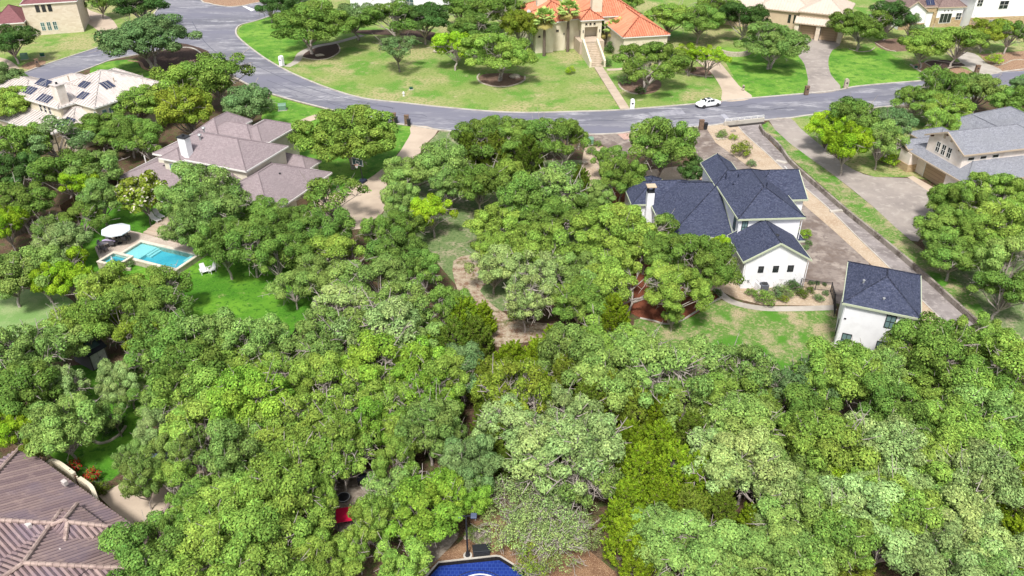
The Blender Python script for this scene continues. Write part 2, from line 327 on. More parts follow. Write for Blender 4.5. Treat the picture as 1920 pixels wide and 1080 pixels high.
# street
poly('road', smooth_px(K_up, 5)+[(2000,128),(2000,172)]+list(reversed(smooth_px(K_lo, 5)))+list(reversed(smooth_px(K_l2l, 4)[:-1]))+smooth_px(K_l2u, 4)+smooth_px(K_tr, 4)+[(600,-6)], .016, M['asphalt'])
poly('verge', [(340,-60)]+smooth_px(K_tr, 4)+[(640,-30),(560,-60)], .020, M['riverrock'])
for k, kw in ((K_up, 1), (K_lo, -1), (K_l2u, 1), (K_l2l, -1), (K_tr, 1)):
    ribbon('kerb', k, .34, 0, .14, M['kerb'], 5, side=kw)
def crack(px, wd, c, z=.024): ribbon('road_seal', px, wd, z, .004, c, 4)
M['seal'] = mat('crack_seal', C(96,98,112), .8); M['patch'] = mat('road_patch', C(176,176,186), .9)
crack([(1085,228),(1140,226),(1230,224),(1290,222)], .16, M['seal']); crack([(1220,221),(1330,216),(1420,208),(1500,200)], .12, M['seal'])
crack([(470,118),(520,142),(580,165),(660,188),(740,203)], .14, M['seal']); crack([(900,228),(960,230),(1030,231)], .12, M['seal']); crack([(500,150),(560,172),(640,196),(700,208),(800,222)], .12, M['seal'])
for k_ in range(26):                                            # wandering sealed cracks
    a_ = random.uniform(470, 1880); seg = []
    for j_ in range(5):
        x_ = a_+j_*random.uniform(8, 16); up_ = np.interp(x_, [p[0] for p in K_up[5:]], [p[1] for p in K_up[5:]]); lo_ = np.interp(x_, [p[0] for p in K_lo], [p[1] for p in K_lo])
        f_ = (k_*.37) % .7+.15+random.uniform(-.04, .04); seg.append((x_, up_*(1-f_)+lo_*f_))
    crack(seg, random.uniform(.07, .15), M['seal'])
crack([(1600,186),(1680,178),(1760,168)], .12, M['seal']); crack([(360,40),(385,80),(420,110)], .14, M['seal'])
poly('road_patch', [(1351,215),(1358,213),(1367,222),(1360,224)], .024, M['patch'])
poly('stop_line', [(454,11.5),(461,11.5),(479,18.5),(471,21)], .024, M['white_paint'])
poly('road_patch', [(1215,210),(1278,205),(1286,214),(1225,219)], .020, mat('road_patch_pale', C(164,163,172), .9, [(.6, C(140,140,150), .45, .6, 6)], coord='World'))

# drives, walks
def drive(px, m='concrete', sm=3, z=.022, name='driveway'): return poly(name, px, z, M[m], sm)
drive([(1500,72),(1574,80),(1560,95),(1553,115),(1558,140),(1576,168),(1517,175),(1515,150),(1508,120),(1495,100)], 'concrete')
drive([(1320,100),(1345,112),(1385,160),(1411,184),(1356,190),(1354,170),(1340,145),(1325,128),(1300,108)], 'conc_tan')
drive([(1790,98),(1826,100),(1850,118),(1880,134),(1840,141),(1815,128),(1797,112)], 'conc_light')
drive([(1800,60),(1925,55),(1925,22),(1860,20),(1810,35)], 'conc_tan', 0)
drive([(110,8),(140,0),(170,20),(205,32),(222,55),(216,70),(200,84),(188,62),(165,45),(140,40),(118,42)], 'conc_tan')
drive([(-80,100),(0,108),(25,118),(40,134),(32,142),(-80,178)], 'conc_tan')
drive([(772,235),(822,243),(800,268),(790,285),(755,312),(735,330),(722,338),(732,372),(710,408),(690,428),(600,430),(560,395),(668,345),(690,336),(715,318),(742,295),(760,268),(770,250)], 'conc_tan', 2)
drive([(1442,226),(1482,222),(1500,240),(1560,290),(1600,318),(1640,332),(1700,334),(1742,350),(1760,380),(1730,440),(1708,451),(1640,390),(1560,326),(1480,268)], 'concrete', 2)
poly('driveway', [(1701,332),(1712,330),(1762,358),(1745,362)], .026, M['conc_tan'])
drive([(1200,246),(1322,237),(1340,265),(1400,310),(1440,335),(1502,380),(1560,430),(1628,492),(1640,520),(1600,580),(1545,560),(1500,530),(1470,450),(1440,380),(1330,330),(1310,300),(1280,268),(1225,262)], 'concrete_dirty', 0)
poly('driveway', [(1100,254),(1200,246),(1235,262),(1215,285),(1160,290),(1130,272)], .020, M['concrete_dirty'])
poly('path', [(1156,250),(1203,246),(1222,256),(1170,262)], .028, mat('paver_pink', C(206,172,158), .9, [(3, C(186,150,136), .45, .6, 5)], coord='World'))
# gravel garden, channel, strip
poly('gravel_bed', [(1322,237),(1357,233),(1400,240),(1420,262),(1450,285),(1490,318),(1560,380),(1640,448),(1700,498),(1790,592),(1800,610),(1700,640),(1728,598),(1690,548),(1628,492),(1560,430),(1502,380),(1440,335),(1400,310),(1342,268)], .030, M['gravel'])
poly('gravel_bed', [(1095,282),(1100,276),(1130,275),(1160,290),(1140,330),(1110,350),(1090,330)], .028, M['gravel'], 3)
poly('drainage_channel', [(1357,233),(1432,226),(1424,240),(1440,262),(1475,298),(1560,372),(1640,440),(1750,535),(1840,618),(1800,632),(1740,575),(1660,495),(1610,447),(1560,397),(1530,370),(1500,345),(1470,319),(1440,290),(1417,270),(1395,250),(1385,238)], .034, mat('channel_concrete', C(158,150,148), .9, [(.3, C(134,126,124), .45, .6, 7), (1.4, C(176,168,164), .5, .66, 7)], (20, .4, .02), coord='World'))
poly('lawn', [(1424,238),(1440,228),(1480,268),(1560,326),(1640,390),(1708,452),(1760,490),(1830,560),(1880,640),(1840,640),(1790,570),(1700,488),(1600,400),(1520,330),(1470,285),(1440,258)], .012, M['lawn_patchy'])
poly('rough_grass', [(1740,430),(1925,320),(1960,700),(1860,640),(1800,560),(1755,490)], .008, M['rough'], 3)
poly('lawn', [(1482,222),(1522,216),(1620,208),(1740,200),(1790,230),(1700,300),(1760,340),(1702,332),(1640,332),(1600,318),(1560,290),(1500,240)], .010, M['lawn_far'])
ribbon('channel_wall', [(1424,240),(1432,254),(1444,262),(1462,280),(1480,306),(1510,334),(1560,378),(1600,412),(1650,452),(1700,494),(1750,538),(1838,618)], .3, 0, .7, mat('old_concrete_wall', C(168,158,148), .92, [(.5, C(112,102,94), .42, .6, 8), (3, C(176,168,158), .52, .66, 7)], (12, .6, .03), coord='World'), 3, kind=None)
tag(bpy.data.objects['channel_wall'], 'low weathered concrete wall running beside the drainage channel', 'wall')
ribbon('channel_edge', [(1385,238),(1395,250),(1417,270),(1440,290),(1470,319),(1500,345),(1530,370),(1560,397),(1610,447),(1660,495),(1740,575),(1800,632)], .16, 0, .09, M['kerb'], 3)
for a, b in (((1457,303),(1474,306)), ((1561,397),(1577,398))):
    pass
# near-side ground covers
poly('lawn', [(170,128),(200,116),(255,112),(262,125),(300,140),(250,150),(180,150)], .010, M['lawn_green'], 3)
poly('lawn', [(507,178),(567,195),(650,215),(742,233),(772,238),(768,262),(742,292),(700,335),(668,345),(600,380),(560,300),(500,280),(490,220)], .010, M['lawn_green'])
poly('walk', [(590,215),(602,220),(565,235),(545,260),(540,285),(528,288),(532,258),(552,232)], .026, M['conc_tan'], 3)
poly('rough_grass', [(825,245),(870,249),(920,260),(900,300),(840,330),(790,345),(740,375),(733,372),(726,340),(757,314),(792,287),(803,268)], .010, M['rough'])
poly('rough_grass', [(735,372),(900,300),(1100,300),(1180,380),(1180,450),(1000,560),(900,600),(860,540),(800,470),(700,440),(712,410)], .006, M['rough'])
poly('trail', [(850,490),(900,480),(930,520),(900,545),(950,590),(1010,605),(1110,615),(1180,640),(1100,660),(1000,640),(930,650),(890,600),(860,550)], .012, M['trail'], 3)
poly('lawn', [(170,350),(240,345),(330,400),(430,440),(520,470),(600,540),(590,600),(545,640),(560,680),(480,690),(330,650),(250,560),(160,500),(150,420)], .010, M['lawn_pool'])
poly('lawn', [(-80,535),(30,540),(125,556),(140,590),(100,640),(-80,680)], .010, M['lawn_pale'], 3)
poly('lawn', [(120,690),(190,685),(240,700),(310,740),(265,830),(210,900),(150,900),(110,870),(60,800),(90,730)], .010, M['lawn_pool'], 3)
poly('lawn', [(1190,600),(1345,560),(1400,578),(1480,583),(1562,580),(1600,660),(1520,720),(1400,730),(1250,700),(1180,650)], .010, M['lawn_patchy'])
poly('lawn', [(1350,650),(1400,660),(1420,690),(1390,720),(1340,700)], .014, M['lawn_green'], 3)
poly('gravel_bed', [(1335,520),(1380,520),(1400,528),(1500,528),(1560,535),(1566,574),(1500,573),(1430,572),(1380,560),(1350,545),(1325,545)], .024, M['gravel'])
ribbon('path', [(1342,541),(1352,552),(1370,565),(1400,574),(1440,579),(1500,579),(1566,577)], .95, .01, .03, M['conc_light'], 4)
poly('mulch_bed', [(1140,500),(1260,490),(1350,540),(1330,570),(1295,595),(1250,607),(1200,596),(1150,560)], .020, M['mulch_red'], 3)
ribbon('bed_edging', [(1200,597),(1225,602),(1250,608),(1280,600),(1300,588),(1330,570),(1354,558)], .2, 0, .1, M['kerb'], 4)
poly('mulch_bed', [(1140,360),(1200,330),(1310,318),(1330,340),(1225,350),(1190,390),(1150,395)], .020, M['mulch_red'], 3)
poly('gravel_bed', [(1210,320),(1330,310),(1330,335),(1225,340)], .024, M['gravel'], 2)
poly('mulch_bed', [(330,80),(390,96),(384,112),(350,118),(325,132),(290,132),(268,122),(262,112),(300,100)], .026, M['mulch_dark'], 3)
ribbon('bed_edging', [(240,114),(262,117),(270,128),(290,134),(320,132),(335,120),(360,114),(386,109)], .6, 0, .06, M['riverrock'], 4)
poly('mulch_bed', [(566,105),(580,88),(620,80),(636,86),(637,97),(622,108),(600,112)], .024, M['mulch_dark'], 3)
ribbon('bed_edging', [(566,108),(590,112),(615,110),(634,100),(637,90),(632,82)], .28, 0, .12, M['limestone'], 4, jit=.03)
ribbon('walk', [(538,125),(556,115),(565,100),(590,88),(630,80),(680,66)], 1.5, .01, .02, M['conc_light'], 5)
poly('mulch_bed', [(897,145),(915,138),(960,138),(984,145),(975,157),(940,164),(910,158)], .022, M['mulch_brown'], 3)
ribbon('bed_edging', [(900,138),(895,146),(903,156),(930,163),(960,161),(982,152),(984,143)], .3, 0, .14, M['limestone'], 4, jit=.04)
poly('mulch_bed', [(640,58),(800,58),(900,90),(895,100),(850,100),(790,70),(700,65)], .018, M['mulch_dark'], 3)
ribbon('bed_edging', [(1160,158),(1165,166),(1180,174),(1196,177)], .3, 0, .14, M['limestone'], 4, jit=.04)
poly('mulch_bed', [(1160,150),(1210,140),(1240,155),(1230,172),(1200,177),(1172,170)], .018, M['mulch_brown'], 3)
poly('mulch_bed', [(1282,130),(1320,125),(1335,140),(1310,143),(1290,137)], .018, M['mulch_brown'], 3)
ribbon('bed_edging', [(1280,131),(1292,138),(1315,143),(1336,144)], .28, 0, .14, M['limestone'], 4, jit=.04)
poly('rock_bed', [(1708,122),(1735,116),(1790,122),(1830,138),(1802,144),(1752,149)], .020, M['riverrock'])
poly('mulch_bed', [(1735,117),(1770,112),(1810,122),(1770,131),(1745,124)], .026, M['mulch_dark'], 3)
ribbon('bed_edging', [(1733,118),(1745,113),(1790,119),(1805,116)], .25, 0, .12, M['limestone'], 4, jit=.03)
ribbon('bed_edging', [(1735,119),(1750,127),(1768,131),(1790,125),(1815,126)], .25, 0, .12, M['limestone'], 4, jit=.03)
ribbon('bed_edging', [(1707,121),(1722,132),(1745,147)], .3, 0, .12, M['kerb'], 4)
poly('rock_bed', [(1836,102),(1925,95),(1925,132),(1880,135),(1850,120)], .020, M['riverrock'])
ribbon('bed_edging', [(1858,123),(1880,121),(1900,113),(1925,113)], .25, 0, .12, M['limestone'], 4, jit=.03)
poly('mulch_bed', [(1640,78),(1700,72),(1712,92),(1665,96)], .020, M['mulch_brown'], 3)
ribbon('bed_edging', [(1592,92),(1610,97),(1630,96),(1640,90)], .25, 0, .12, M['limestone'], 4, jit=.03)
ribbon('bed_edging', [(1640,80),(1660,92),(1680,97)], .25, 0, .12, M['limestone'], 4, jit=.03)
poly('mulch_bed', [(1540,262),(1570,268),(1600,290),(1580,303),(1556,295)], .020, M['mulch_dark'], 3)
ribbon('bed_edging', [(1640,288),(1642,298),(1655,305),(1675,303)], .25, 0, .1, M['mulch_dark'], 4)
poly('mulch_bed', [(40,125),(60,115),(85,114),(80,124),(55,130)], .020, M['riverrock'], 3)
poly('mulch_bed', [(850,900),(950,830),(1010,860),(980,960),(1060,1000),(1160,1100),(900,1100),(780,1100),(800,1060),(880,1000),(870,950)], .014, M['mulch_chip'], 3)
poly('flagstone', [(600,900),(700,880),(760,930),(740,1000),(640,1000),(590,950)], .018, M['flag'], 3)
poly('flagstone', [(800,990),(860,1000),(830,1040),(790,1075),(770,1060),(780,1020)], .022, M['flag'], 3)
poly('patio', [(185,930),(230,905),(320,880),(420,870),(440,900),(340,960),(300,1010),(270,1010),(215,960)], .024, M['conc_tan'])
poly('patio', [(250,860),(320,800),(420,800),(430,860),(330,900),(250,900)], .020, M['flag'], 3)
ribbon('bed_edging', [(174,826),(186,832),(205,828),(225,815),(236,800)], .22, 0, .14, M['limestone'], 4, jit=.03)
ribbon('bed_edging', [(294,758),(278,775),(272,800),(275,815)], .5, 0, .25, M['limestone'], 4, jit=.06)

# ---------------------------------------------------------------- building kit
PROF = {'shingle': None,
        'barrel': ('barrel', .34, .10), 'barrel_far': ('barrel', .50, .13), 'seam': ('seam', .66, .14)}
def clip(poly, d, lo, hi):
    for s, lim in ((1, lo), (-1, -hi)):
        out = []
        for i in range(len(poly)):
            a, b = poly[i], poly[(i+1) % len(poly)]
            fa, fb = a.dot(d)*s-lim, b.dot(d)*s-lim
            if fa >= 0: out.append(a)
            if (fa >= 0) != (fb >= 0): out.append(a.lerp(b, fa/(fa-fb)))
        poly = out
        if len(poly) < 3: return []
    return poly
def slope_face(bm, pts, style, mi=0):
    """one roof plane, laid with shingle courses, barrel tiles or seams; UV in metres"""
    uv = bm.loops.layers.uv.verify()
    pts = [Vector(p) for p in pts]
    n = (pts[1]-pts[0]).cross(pts[2]-pts[0]).normalized()
    if n.z < 0: pts.reverse(); n = -n
    u = Vector((0,0,1)).cross(n)
    if u.length < 1e-4: u = Vector((1,0,0))
    u.normalize(); v = n.cross(u)
    ush = style[1]*.17 if style and style[0] == 'barrel' else 0
    def add(ps, hs):
        vs = [bm.verts.new(p + n*h) for p, h in zip(ps, hs)]
        f = bm.faces.new(vs); f.material_index = mi
        for l, p in zip(f.loops, ps): l[uv].uv = (p.dot(u)+ush, p.dot(v))
    if not style: add(pts, [0]*len(pts)); return
    kind, per, amp = style
    us = [p.dot(u) for p in pts]; lo, hi = min(us), max(us)
    if kind == 'barrel': knots = [(k/6*per, amp*math.sin(math.pi*min(1, k/4)) if k <= 4 else 0) for k in range(7)]
    else: knots = [(0, 0), (per*.80, 0), (per*.83, amp), (per*.97, amp), (per, 0)]
    x = math.floor(lo/per)*per
    while x < hi:
        for (a, ha), (b, hb) in zip(knots, knots[1:]):
            ps = clip(pts, u, x+a, x+b)
            if len(ps) >= 3:
                w = b-a; add(ps, [ha + (hb-ha)*max(0, min(1, (p.dot(u)-x-a)/w)) for p in ps])
        x += per

class House:
    def __init__(s, name, px, z, heading, label, cat, wall, roof, style, trim, cap=.07, capmat=None):
        o = G(px[0], px[1], z); s.O = Vector((o.x, o.y)); s.a = R_(heading)
        s.root = empty(name, (o.x, o.y, 0), s.a, label, cat); s.wall, s.roofm, s.style, s.trim = M[wall], M[roof], PROF[style], M[trim]
        s.planes = []; s.cap = cap; s.capm = M[capmat] if capmat else s.roofm
    def loc(s, px, py, z):
        p = G(px, py, z).to_2d() - s.O; c, q = math.cos(s.a), math.sin(s.a)
        return Vector((p.x*c+p.y*q, -p.x*q+p.y*c))
    def hit(s, px, py, plane, val):
        lo, hi = -6., 30.
        f = (lambda z: s.loc(px, py, z)[1]-val) if plane == 'v' else (lambda z: s.loc(px, py, z)[0]-val)
        sg = 1 if f(lo) > 0 else -1
        for _ in range(50):
            m = (lo+hi)/2
            if f(m)*sg > 0: lo = m
            else: hi = m
        q = s.loc(px, py, lo); return (q[0] if plane == 'v' else q[1]), lo
    def onroof(s, px, py):
        "point of the roof seen at a photo pixel: (point, slope normal) in the house's own frame"
        c, q = math.cos(-s.a), math.sin(-s.a); d = ray(px, py); d = Vector((d.x*c-d.y*q, d.x*q+d.y*c, d.z))
        o = Vector((-s.O.x, -s.O.y)); o = Vector((o.x*c-o.y*q, o.x*q+o.y*c, CAM_H)); best = None
        for P in s.planes:
            n = (P[1]-P[0]).cross(P[2]-P[0]).normalized(); dn = d.dot(n)
            if abs(dn) < 1e-6: continue
            t = (P[0]-o).dot(n)/dn; h = o+d*t; n = n if n.z > 0 else -n
            sg = [((b-a).cross(h-a)).dot(n) for a, b in zip(P, P[1:]+P[:1])]
            if (all(x > -.02 for x in sg) or all(x < .02 for x in sg)) and (best is None or t < best[2]): best = (h, n, t)
        return best[:2] if best else (None, None)
    def part(s, name, bm, mats, parent=None, **k):
        o = obj(name, bm, mats, parent or s.root, **k); return o
    def roof(s, planes, edges=(), name='roof', mat=None, style='x', thick=.16, soffit=True):
        """closed roof slab: planes on top, fascia round the rim, soffit below; edges = capped ridges and hips"""
        bm = B(); st = s.style if style == 'x' else style; s.planes += [[Vector(q) for q in p] for p in planes]
        for p in planes: slope_face(bm, p, st)
        cnt = {}
        key = lambda p: (round(p[0], 3), round(p[1], 3), round(p[2], 3))
        for p in planes:
            p = [tuple(q) for q in p]
            n = (Vector(p[1])-Vector(p[0])).cross(Vector(p[2])-Vector(p[0]))
            if n.z < 0: p.reverse()
            for a, b in zip(p, p[1:]+p[:1]):
                if (key(b), key(a)) in cnt: del cnt[(key(b), key(a))]
                else: cnt[(key(a), key(b))] = 1
            vs = [bm.verts.new((q[0], q[1], q[2]-thick)) for q in reversed(p)]
            f = bm.faces.new(vs); f.material_index = 1
        for a, b in cnt:
            d = Vector((b[0]-a[0], b[1]-a[1])); 
            if d.length < 1e-6: continue
            d.normalize(); ox, oy = d.y*.03, -d.x*.03
            f = bm.faces.new([bm.verts.new(q) for q in ((a[0]+ox, a[1]+oy, a[2]-thick-.03), (b[0]+ox, b[1]+oy, b[2]-thick-.03), (b[0]+ox, b[1]+oy, b[2]+.02), (a[0]+ox, a[1]+oy, a[2]+.02))]); f.material_index = 1
            if not (st and st[0] == 'barrel'): f = bm.faces.new([bm.verts.new(q) for q in ((a[0]+ox, a[1]+oy, a[2]+.02), (b[0]+ox, b[1]+oy, b[2]+.02), (b[0]-ox*2.4, b[1]-oy*2.4, b[2]+.025), (a[0]-ox*2.4, a[1]-oy*2.4, a[2]+.025))]); f.material_index = 1
        for a, b in edges:
            a, b = Vector(a), Vector(b); up = Vector((0, 0, s.cap*.35 + (s.style[2]*.6 if s.style and st else 0)))
            if s.cap > .1:                       # laid ridge tiles
                L = (b-a).length; k = max(1, int(L/.42)); 
                for i in range(k):
                    tube(bm, [a.lerp(b, i/k)+up, a.lerp(b, (i+.98)/k)+up], [s.cap*1.05, s.cap*.86], 7, 2)
            else: tube(bm, [a+up, b+up], s.cap, 4, 2)
        return s.part(name, bm, [mat or s.roofm, s.trim, s.capm])
    def walls(s, u0, u1, v0, v1, z1, z0=0, gable=None, mat=None, name='wall'):
        """gable=(axis, peak z, ends)"""
        bm = B(); box(bm, u0, u1, v0, v1, z0-.0, z1)
        if gable:
            ax, zp = gable
            if ax == 'v': tri = [(u0, z1), (u1, z1), ((u0+u1)/2, zp)]; ends = [[(u, v, z) for u, z in tri] for v in (v0, v1)]
            else: tri = [(v0, z1), (v1, z1), ((v0+v1)/2, zp)]; ends = [[(u, v, z) for v, z in tri] for u in (u0, u1)]
            A = [bm.verts.new(p) for p in ends[0]]; Bv = [bm.verts.new(p) for p in ends[1]]
            bm.faces.new(A); bm.faces.new(list(reversed(Bv)))
            for i in ((0, 2), (2, 1)): bm.faces.new((A[i[0]], A[i[1]], Bv[i[1]], Bv[i[0]]))
            bmesh.ops.recalc_face_normals(bm, faces=list(bm.faces))
        return s.part(name, bm, mat or s.wall)
    def block(s, u0, u1, v0, v1, ze, zr, axis=None, g0=False, g1=False, oh=.4, z0=0, wall=True, wmat=None, style='x', mat=None):
        """rectangular wing: eaves u0..u1, v0..v1 at ze, ridge at zr; g0/g1 make the low/high end of the ridge a gable"""
        if axis is None: axis = 'u' if (u1-u0) >= (v1-v0) else 'v'
        if axis == 'u':
            h = (v1-v0)/2; r0 = u0 if g0 else min(u0+h, (u0+u1)/2); r1 = u1 if g1 else max(u1-h, (u0+u1)/2); c = (v0+v1)/2
            a, b, cc, d = (u0, v0, ze), (u1, v0, ze), (u1, v1, ze), (u0, v1, ze); p, q = (r0, c, zr), (r1, c, zr)
            planes = [[a, b, q, p] if p != q else [a, b, q], [cc, d, p, q] if p != q else [cc, d, p]]
            if not g0: planes.append([d, a, p])
            if not g1: planes.append([b, cc, q])
        else:
            h = (u1-u0)/2; r0 = v0 if g0 else min(v0+h, (v0+v1)/2); r1 = v1 if g1 else max(v1-h, (v0+v1)/2); c = (u0+u1)/2
            a, b, cc, d = (u0, v0, ze), (u1, v0, ze), (u1, v1, ze), (u0, v1, ze); p, q = (c, r0, zr), (c, r1, zr)
            planes = [[b, cc, q, p] if p != q else [b, cc, q], [d, a, p, q] if p != q else [d, a, p]]
            if not g0: planes.append([a, b, p])
            if not g1: planes.append([cc, d, q])
        edges = [(p, q)] if p != q else []
        if not g0: edges += [(a, p), ((d if axis == 'u' else b), p)]
        if not g1: edges += [(cc, q), ((b if axis == 'u' else d), q)]
        s.roof(planes, edges, style=style, mat=mat)
        if wall:
            pit = (zr-ze)/h; gb = None
            if g0 or g1: gb = (axis, zr - .17)
            zw = ze-.17 + (oh*pit if gb else 0)
            if gb:
                # keep wall top under the slab
                zw = ze + oh*pit - .2; gb = (axis, zr-.2)
            if gb and not (g0 and g1):
                s.walls(u0+oh, u1-oh, v0+oh, v1-oh, ze-.17, z0, mat=wmat)
                bm = B()
                if axis == 'v':
                    vv = v0+oh if g0 else v1-oh; sg = 1 if g0 else -1
                    P3 = [(u0+oh, vv, ze-.2), (u1-oh, vv, ze-.2), (u1-oh, vv, zw), (c, vv, zr-.2), (u0+oh, vv, zw)]; off = Vector((0, sg*.3, 0))
                else:
                    uu = u0+oh if g0 else u1-oh; sg = 1 if g0 else -1
                    P3 = [(uu, v0+oh, ze-.2), (uu, v1-oh, ze-.2), (uu, v1-oh, zw), (uu, c, zr-.2), (uu, v0+oh, zw)]; off = Vector((sg*.3, 0, 0))
                A = [bm.verts.new(x) for x in P3]; Bv = [bm.verts.new(Vector(x)+off) for x in P3]
                bm.faces.new(A); bm.faces.new(list(reversed(Bv)))
                for i in range(5): bm.faces.new((A[i], A[(i+1) % 5], Bv[(i+1) % 5], Bv[i]))
                bmesh.ops.recalc_face_normals(bm, faces=list(bm.faces)); s.part('gable', bm, wmat or s.wall)
            else: s.walls(u0+oh, u1-oh, v0+oh, v1-oh, zw, z0, gb, mat=wmat)
    def window(s, plane, val, a0, a1, z0, z1, sgn=-1, nx=1, nz=2, frame='frame_black', glass='glass', name='window', fw=.07, arch=False):
        """sgn: side of the plane the window faces"""
        def put(bm, A0, A1, Z0, Z1, d0, d1):
            lo, hi = sorted((val+sgn*d0, val+sgn*d1))
            if plane == 'v': box(bm, A0, A1, lo, hi, Z0, Z1)
            else: box(bm, lo, hi, A0, A1, Z0, Z1)
        if a0 > a1: a0, a1 = a1, a0
        if z0 > z1: z0, z1 = z1, z0
        bm = B(); d = .06
        put(bm, a0, a1, z0, z0+fw, -.04, d); put(bm, a0, a1, z1-fw, z1, -.04, d)
        put(bm, a0, a0+fw, z0+fw, z1-fw, -.04, d); put(bm, a1-fw, a1, z0+fw, z1-fw, -.04, d)
        for i in range(1, nx): x = a0+(a1-a0)*i/nx; put(bm, x-.025, x+.025, z0+fw, z1-fw, -.03, d-.01)
        for i in range(1, nz): x = z0+(z1-z0)*i/nz; put(bm, a0+fw, a1-fw, x-.03, x+.03, -.03, d-.015)
        w_ = s.part(name, bm, M[frame])
        bm = B(); put(bm, a0+fw*.7, a1-fw*.7, z0+fw*.7, z1-fw*.7, -.05, .02)
        s.part('pane', bm, M[glass], w_); return w_
    def winpx(s, plane, val, p0, p1, **k):
        "opening between two photo pixels (top corner, opposite bottom corner) on a wall plane"
        a0, z1 = s.hit(*p0, plane, val); a1, z0 = s.hit(*p1, plane, val)
        return s.window(plane, val, a0, a1, z0, z1, **k)
    def slab(s, name, pl, u0, u1, v0, v1, z0, z1, m, parent=None):
        bm = B(); box(bm, u0, u1, v0, v1, z0, z1); return s.part(name, bm, M[m] if isinstance(m, str) else m, parent)
    def chimney(s, u0, u1, v0, v1, z0, z1, m, capm='trim_white', cage=False, cap_over=.1):
        bm = B(); box(bm, u0, u1, v0, v1, z0, z1); c = s.part('chimney', bm, M[m])
        bm = B()
        if cage:
            for x, y in ((u0+.1, v0+.1), (u1-.1, v0+.1), (u1-.1, v1-.1), (u0+.1, v1-.1)): box(bm, x-.06, x+.06, y-.06, y+.06, z1, z1+.75)
            box(bm, u0-.02, u1+.02, v0-.02, v1+.02, z1, z1+.1, 0)
            s.part('chimney_cage', bm, M['frame_black'], c)
            bm = B(); box(bm, u0-.14, u1+.14, v0-.14, v1+.14, z1+.75, z1+.87); s.part('chimney_cap', bm, M['stucco_tan'], c)
        else:
            box(bm, u0-cap_over, u1+cap_over, v0-cap_over, v1+cap_over, z1, z1+.12); s.part('chimney_cap', bm, M[capm], c)
            bm = B(); cyl(bm, (u0+u1)/2, (v0+v1)/2, z1+.12, z1+.42, .17, .17, 10); s.part('flue', bm, M['black'], c)
        return c
    def vent(s, u, v, z, h=.35, r=.09, m='black'):
        bm = B(); cyl(bm, u, v, z-.3, z+h, r, r, 8); cyl(bm, u, v, z+h, z+h+.06, r*1.6, r*1.3, 8); s.part('roof_vent', bm, M[m])

def solar(h, pxs, z, pitchdir=None, dz=(0, 0, 0, 0)):
    """panel lying on the roof plane seen at the middle of its four photo pixels"""
    cx, cy = sum(p[0] for p in pxs)/4, sum(p[1] for p in pxs)/4
    c, n = h.onroof(cx, cy)
    if c is None: return
    a = h.a; P = []
    ca, sa = math.cos(-a), math.sin(-a); o = Vector((-h.O.x, -h.O.y)); o = Vector((o.x*ca-o.y*sa, o.x*sa+o.y*ca, CAM_H))
    for px, py in pxs:
        d = ray(px, py); d = Vector((d.x*ca-d.y*sa, d.x*sa+d.y*ca, d.z)); P.append(o+d*((c-o).dot(n)/d.dot(n)))
    u = Vector((0, 0, 1)).cross(n).normalized(); v = n.cross(u)
    W = sum(abs((P[i]-P[j]).dot(u)) for i, j in ((0, 1), (3, 2), (0, 3), (1, 2)))/4*1.5; Hh = sum(abs((P[i]-P[j]).dot(v)) for i, j in ((0, 1), (3, 2), (0, 3), (1, 2)))/4*1.5
    W = max(W, 1.4); Hh = max(Hh, 1.4); c = (P[0]+P[1]+P[2]+P[3])/4
    P = [c-u*W/2-v*Hh/2, c+u*W/2-v*Hh/2, c+u*W/2+v*Hh/2, c-u*W/2+v*Hh/2]
    bm = B(); uv = bm.loops.layers.uv.verify()
    top = [bm.verts.new(p+n*.14) for p in P]; bot = [bm.verts.new(p+n*.09) for p in P]
    f = bm.faces.new(top); W = (P[1]-P[0]).length; H = (P[3]-P[0]).length
    for l, c in zip(f.loops, ((0, 0), (W, 0), (W, H), (0, H))): l[uv].uv = c
    for i in range(4):
        g = bm.faces.new((top[i], bot[i], bot[(i+1) % 4], top[(i+1) % 4])); g.material_index = 1
    g = bm.faces.new(bot); g.material_index = 1
    # mid rail
    a, b = P[0].lerp(P[1], .5), P[3].lerp(P[2], .5); tube(bm, [a+n*.15, b+n*.15], .03, 4, 1)
    bmesh.ops.recalc_face_normals(bm, faces=list(bm.faces))
    return h.part('solar_panel', bm, [M['panel'], M['steel']])
def zr(s, o): return lambda x, y: (o[0]+x*s, o[1]+y*s)

# ---- white farmhouse with dark blue shingle roofs
H = House('farmhouse', (1383.94, 411.57), 6.2, 3.4, 'white stucco house with dark blue shingle roofs beside the curving gravel strip', 'house', 'stucco_white', 'shingle_blue', 'shingle', 'trim_sage')
q = zr(.198, (1180, 270)); q4 = zr(.2593, (1340, 400))
H.block(0, 8.0, 0, 13.0, 6.2, 8.4)
H.block(-.2, 4.0, 9.0, 16.2, 6.2, 7.5, 'v', g1=True)
H.block(3.0, 10.3, 5.2, 13.6, 5.9, 8.0, 'u', g1=True)
H.roof([[(-7.7, 1.4, 3.1), (.38, 1.4, 3.1), (.38, 9.48, 6.4)], [(-7.7, 17.56, 3.1), (-7.7, 1.4, 3.1), (.38, 9.48, 6.4)], [(.38, 17.56, 3.1), (-7.7, 17.56, 3.1), (.38, 9.48, 6.4)]], [((-7.7, 1.4, 3.1), (.38, 9.48, 6.4)), ((-7.7, 17.56, 3.1), (.38, 9.48, 6.4))])
H.walls(-7.3, .38, 1.8, 17.1, 2.93)
H.block(-10.2, 0, 10.6, 17.0, 3.1, 4.9, 'u')
H.block(-8.6, -4.6, 13.0, 18.2, 3.1, 4.5, 'v')
H.roof([[(-4.0, 15.2, 3.5), (.6, 15.2, 3.5), (.6, 17.6, 2.9), (-4.0, 17.6, 2.9)]], (), mat=M['metal_dark'], style=PROF['seam'])
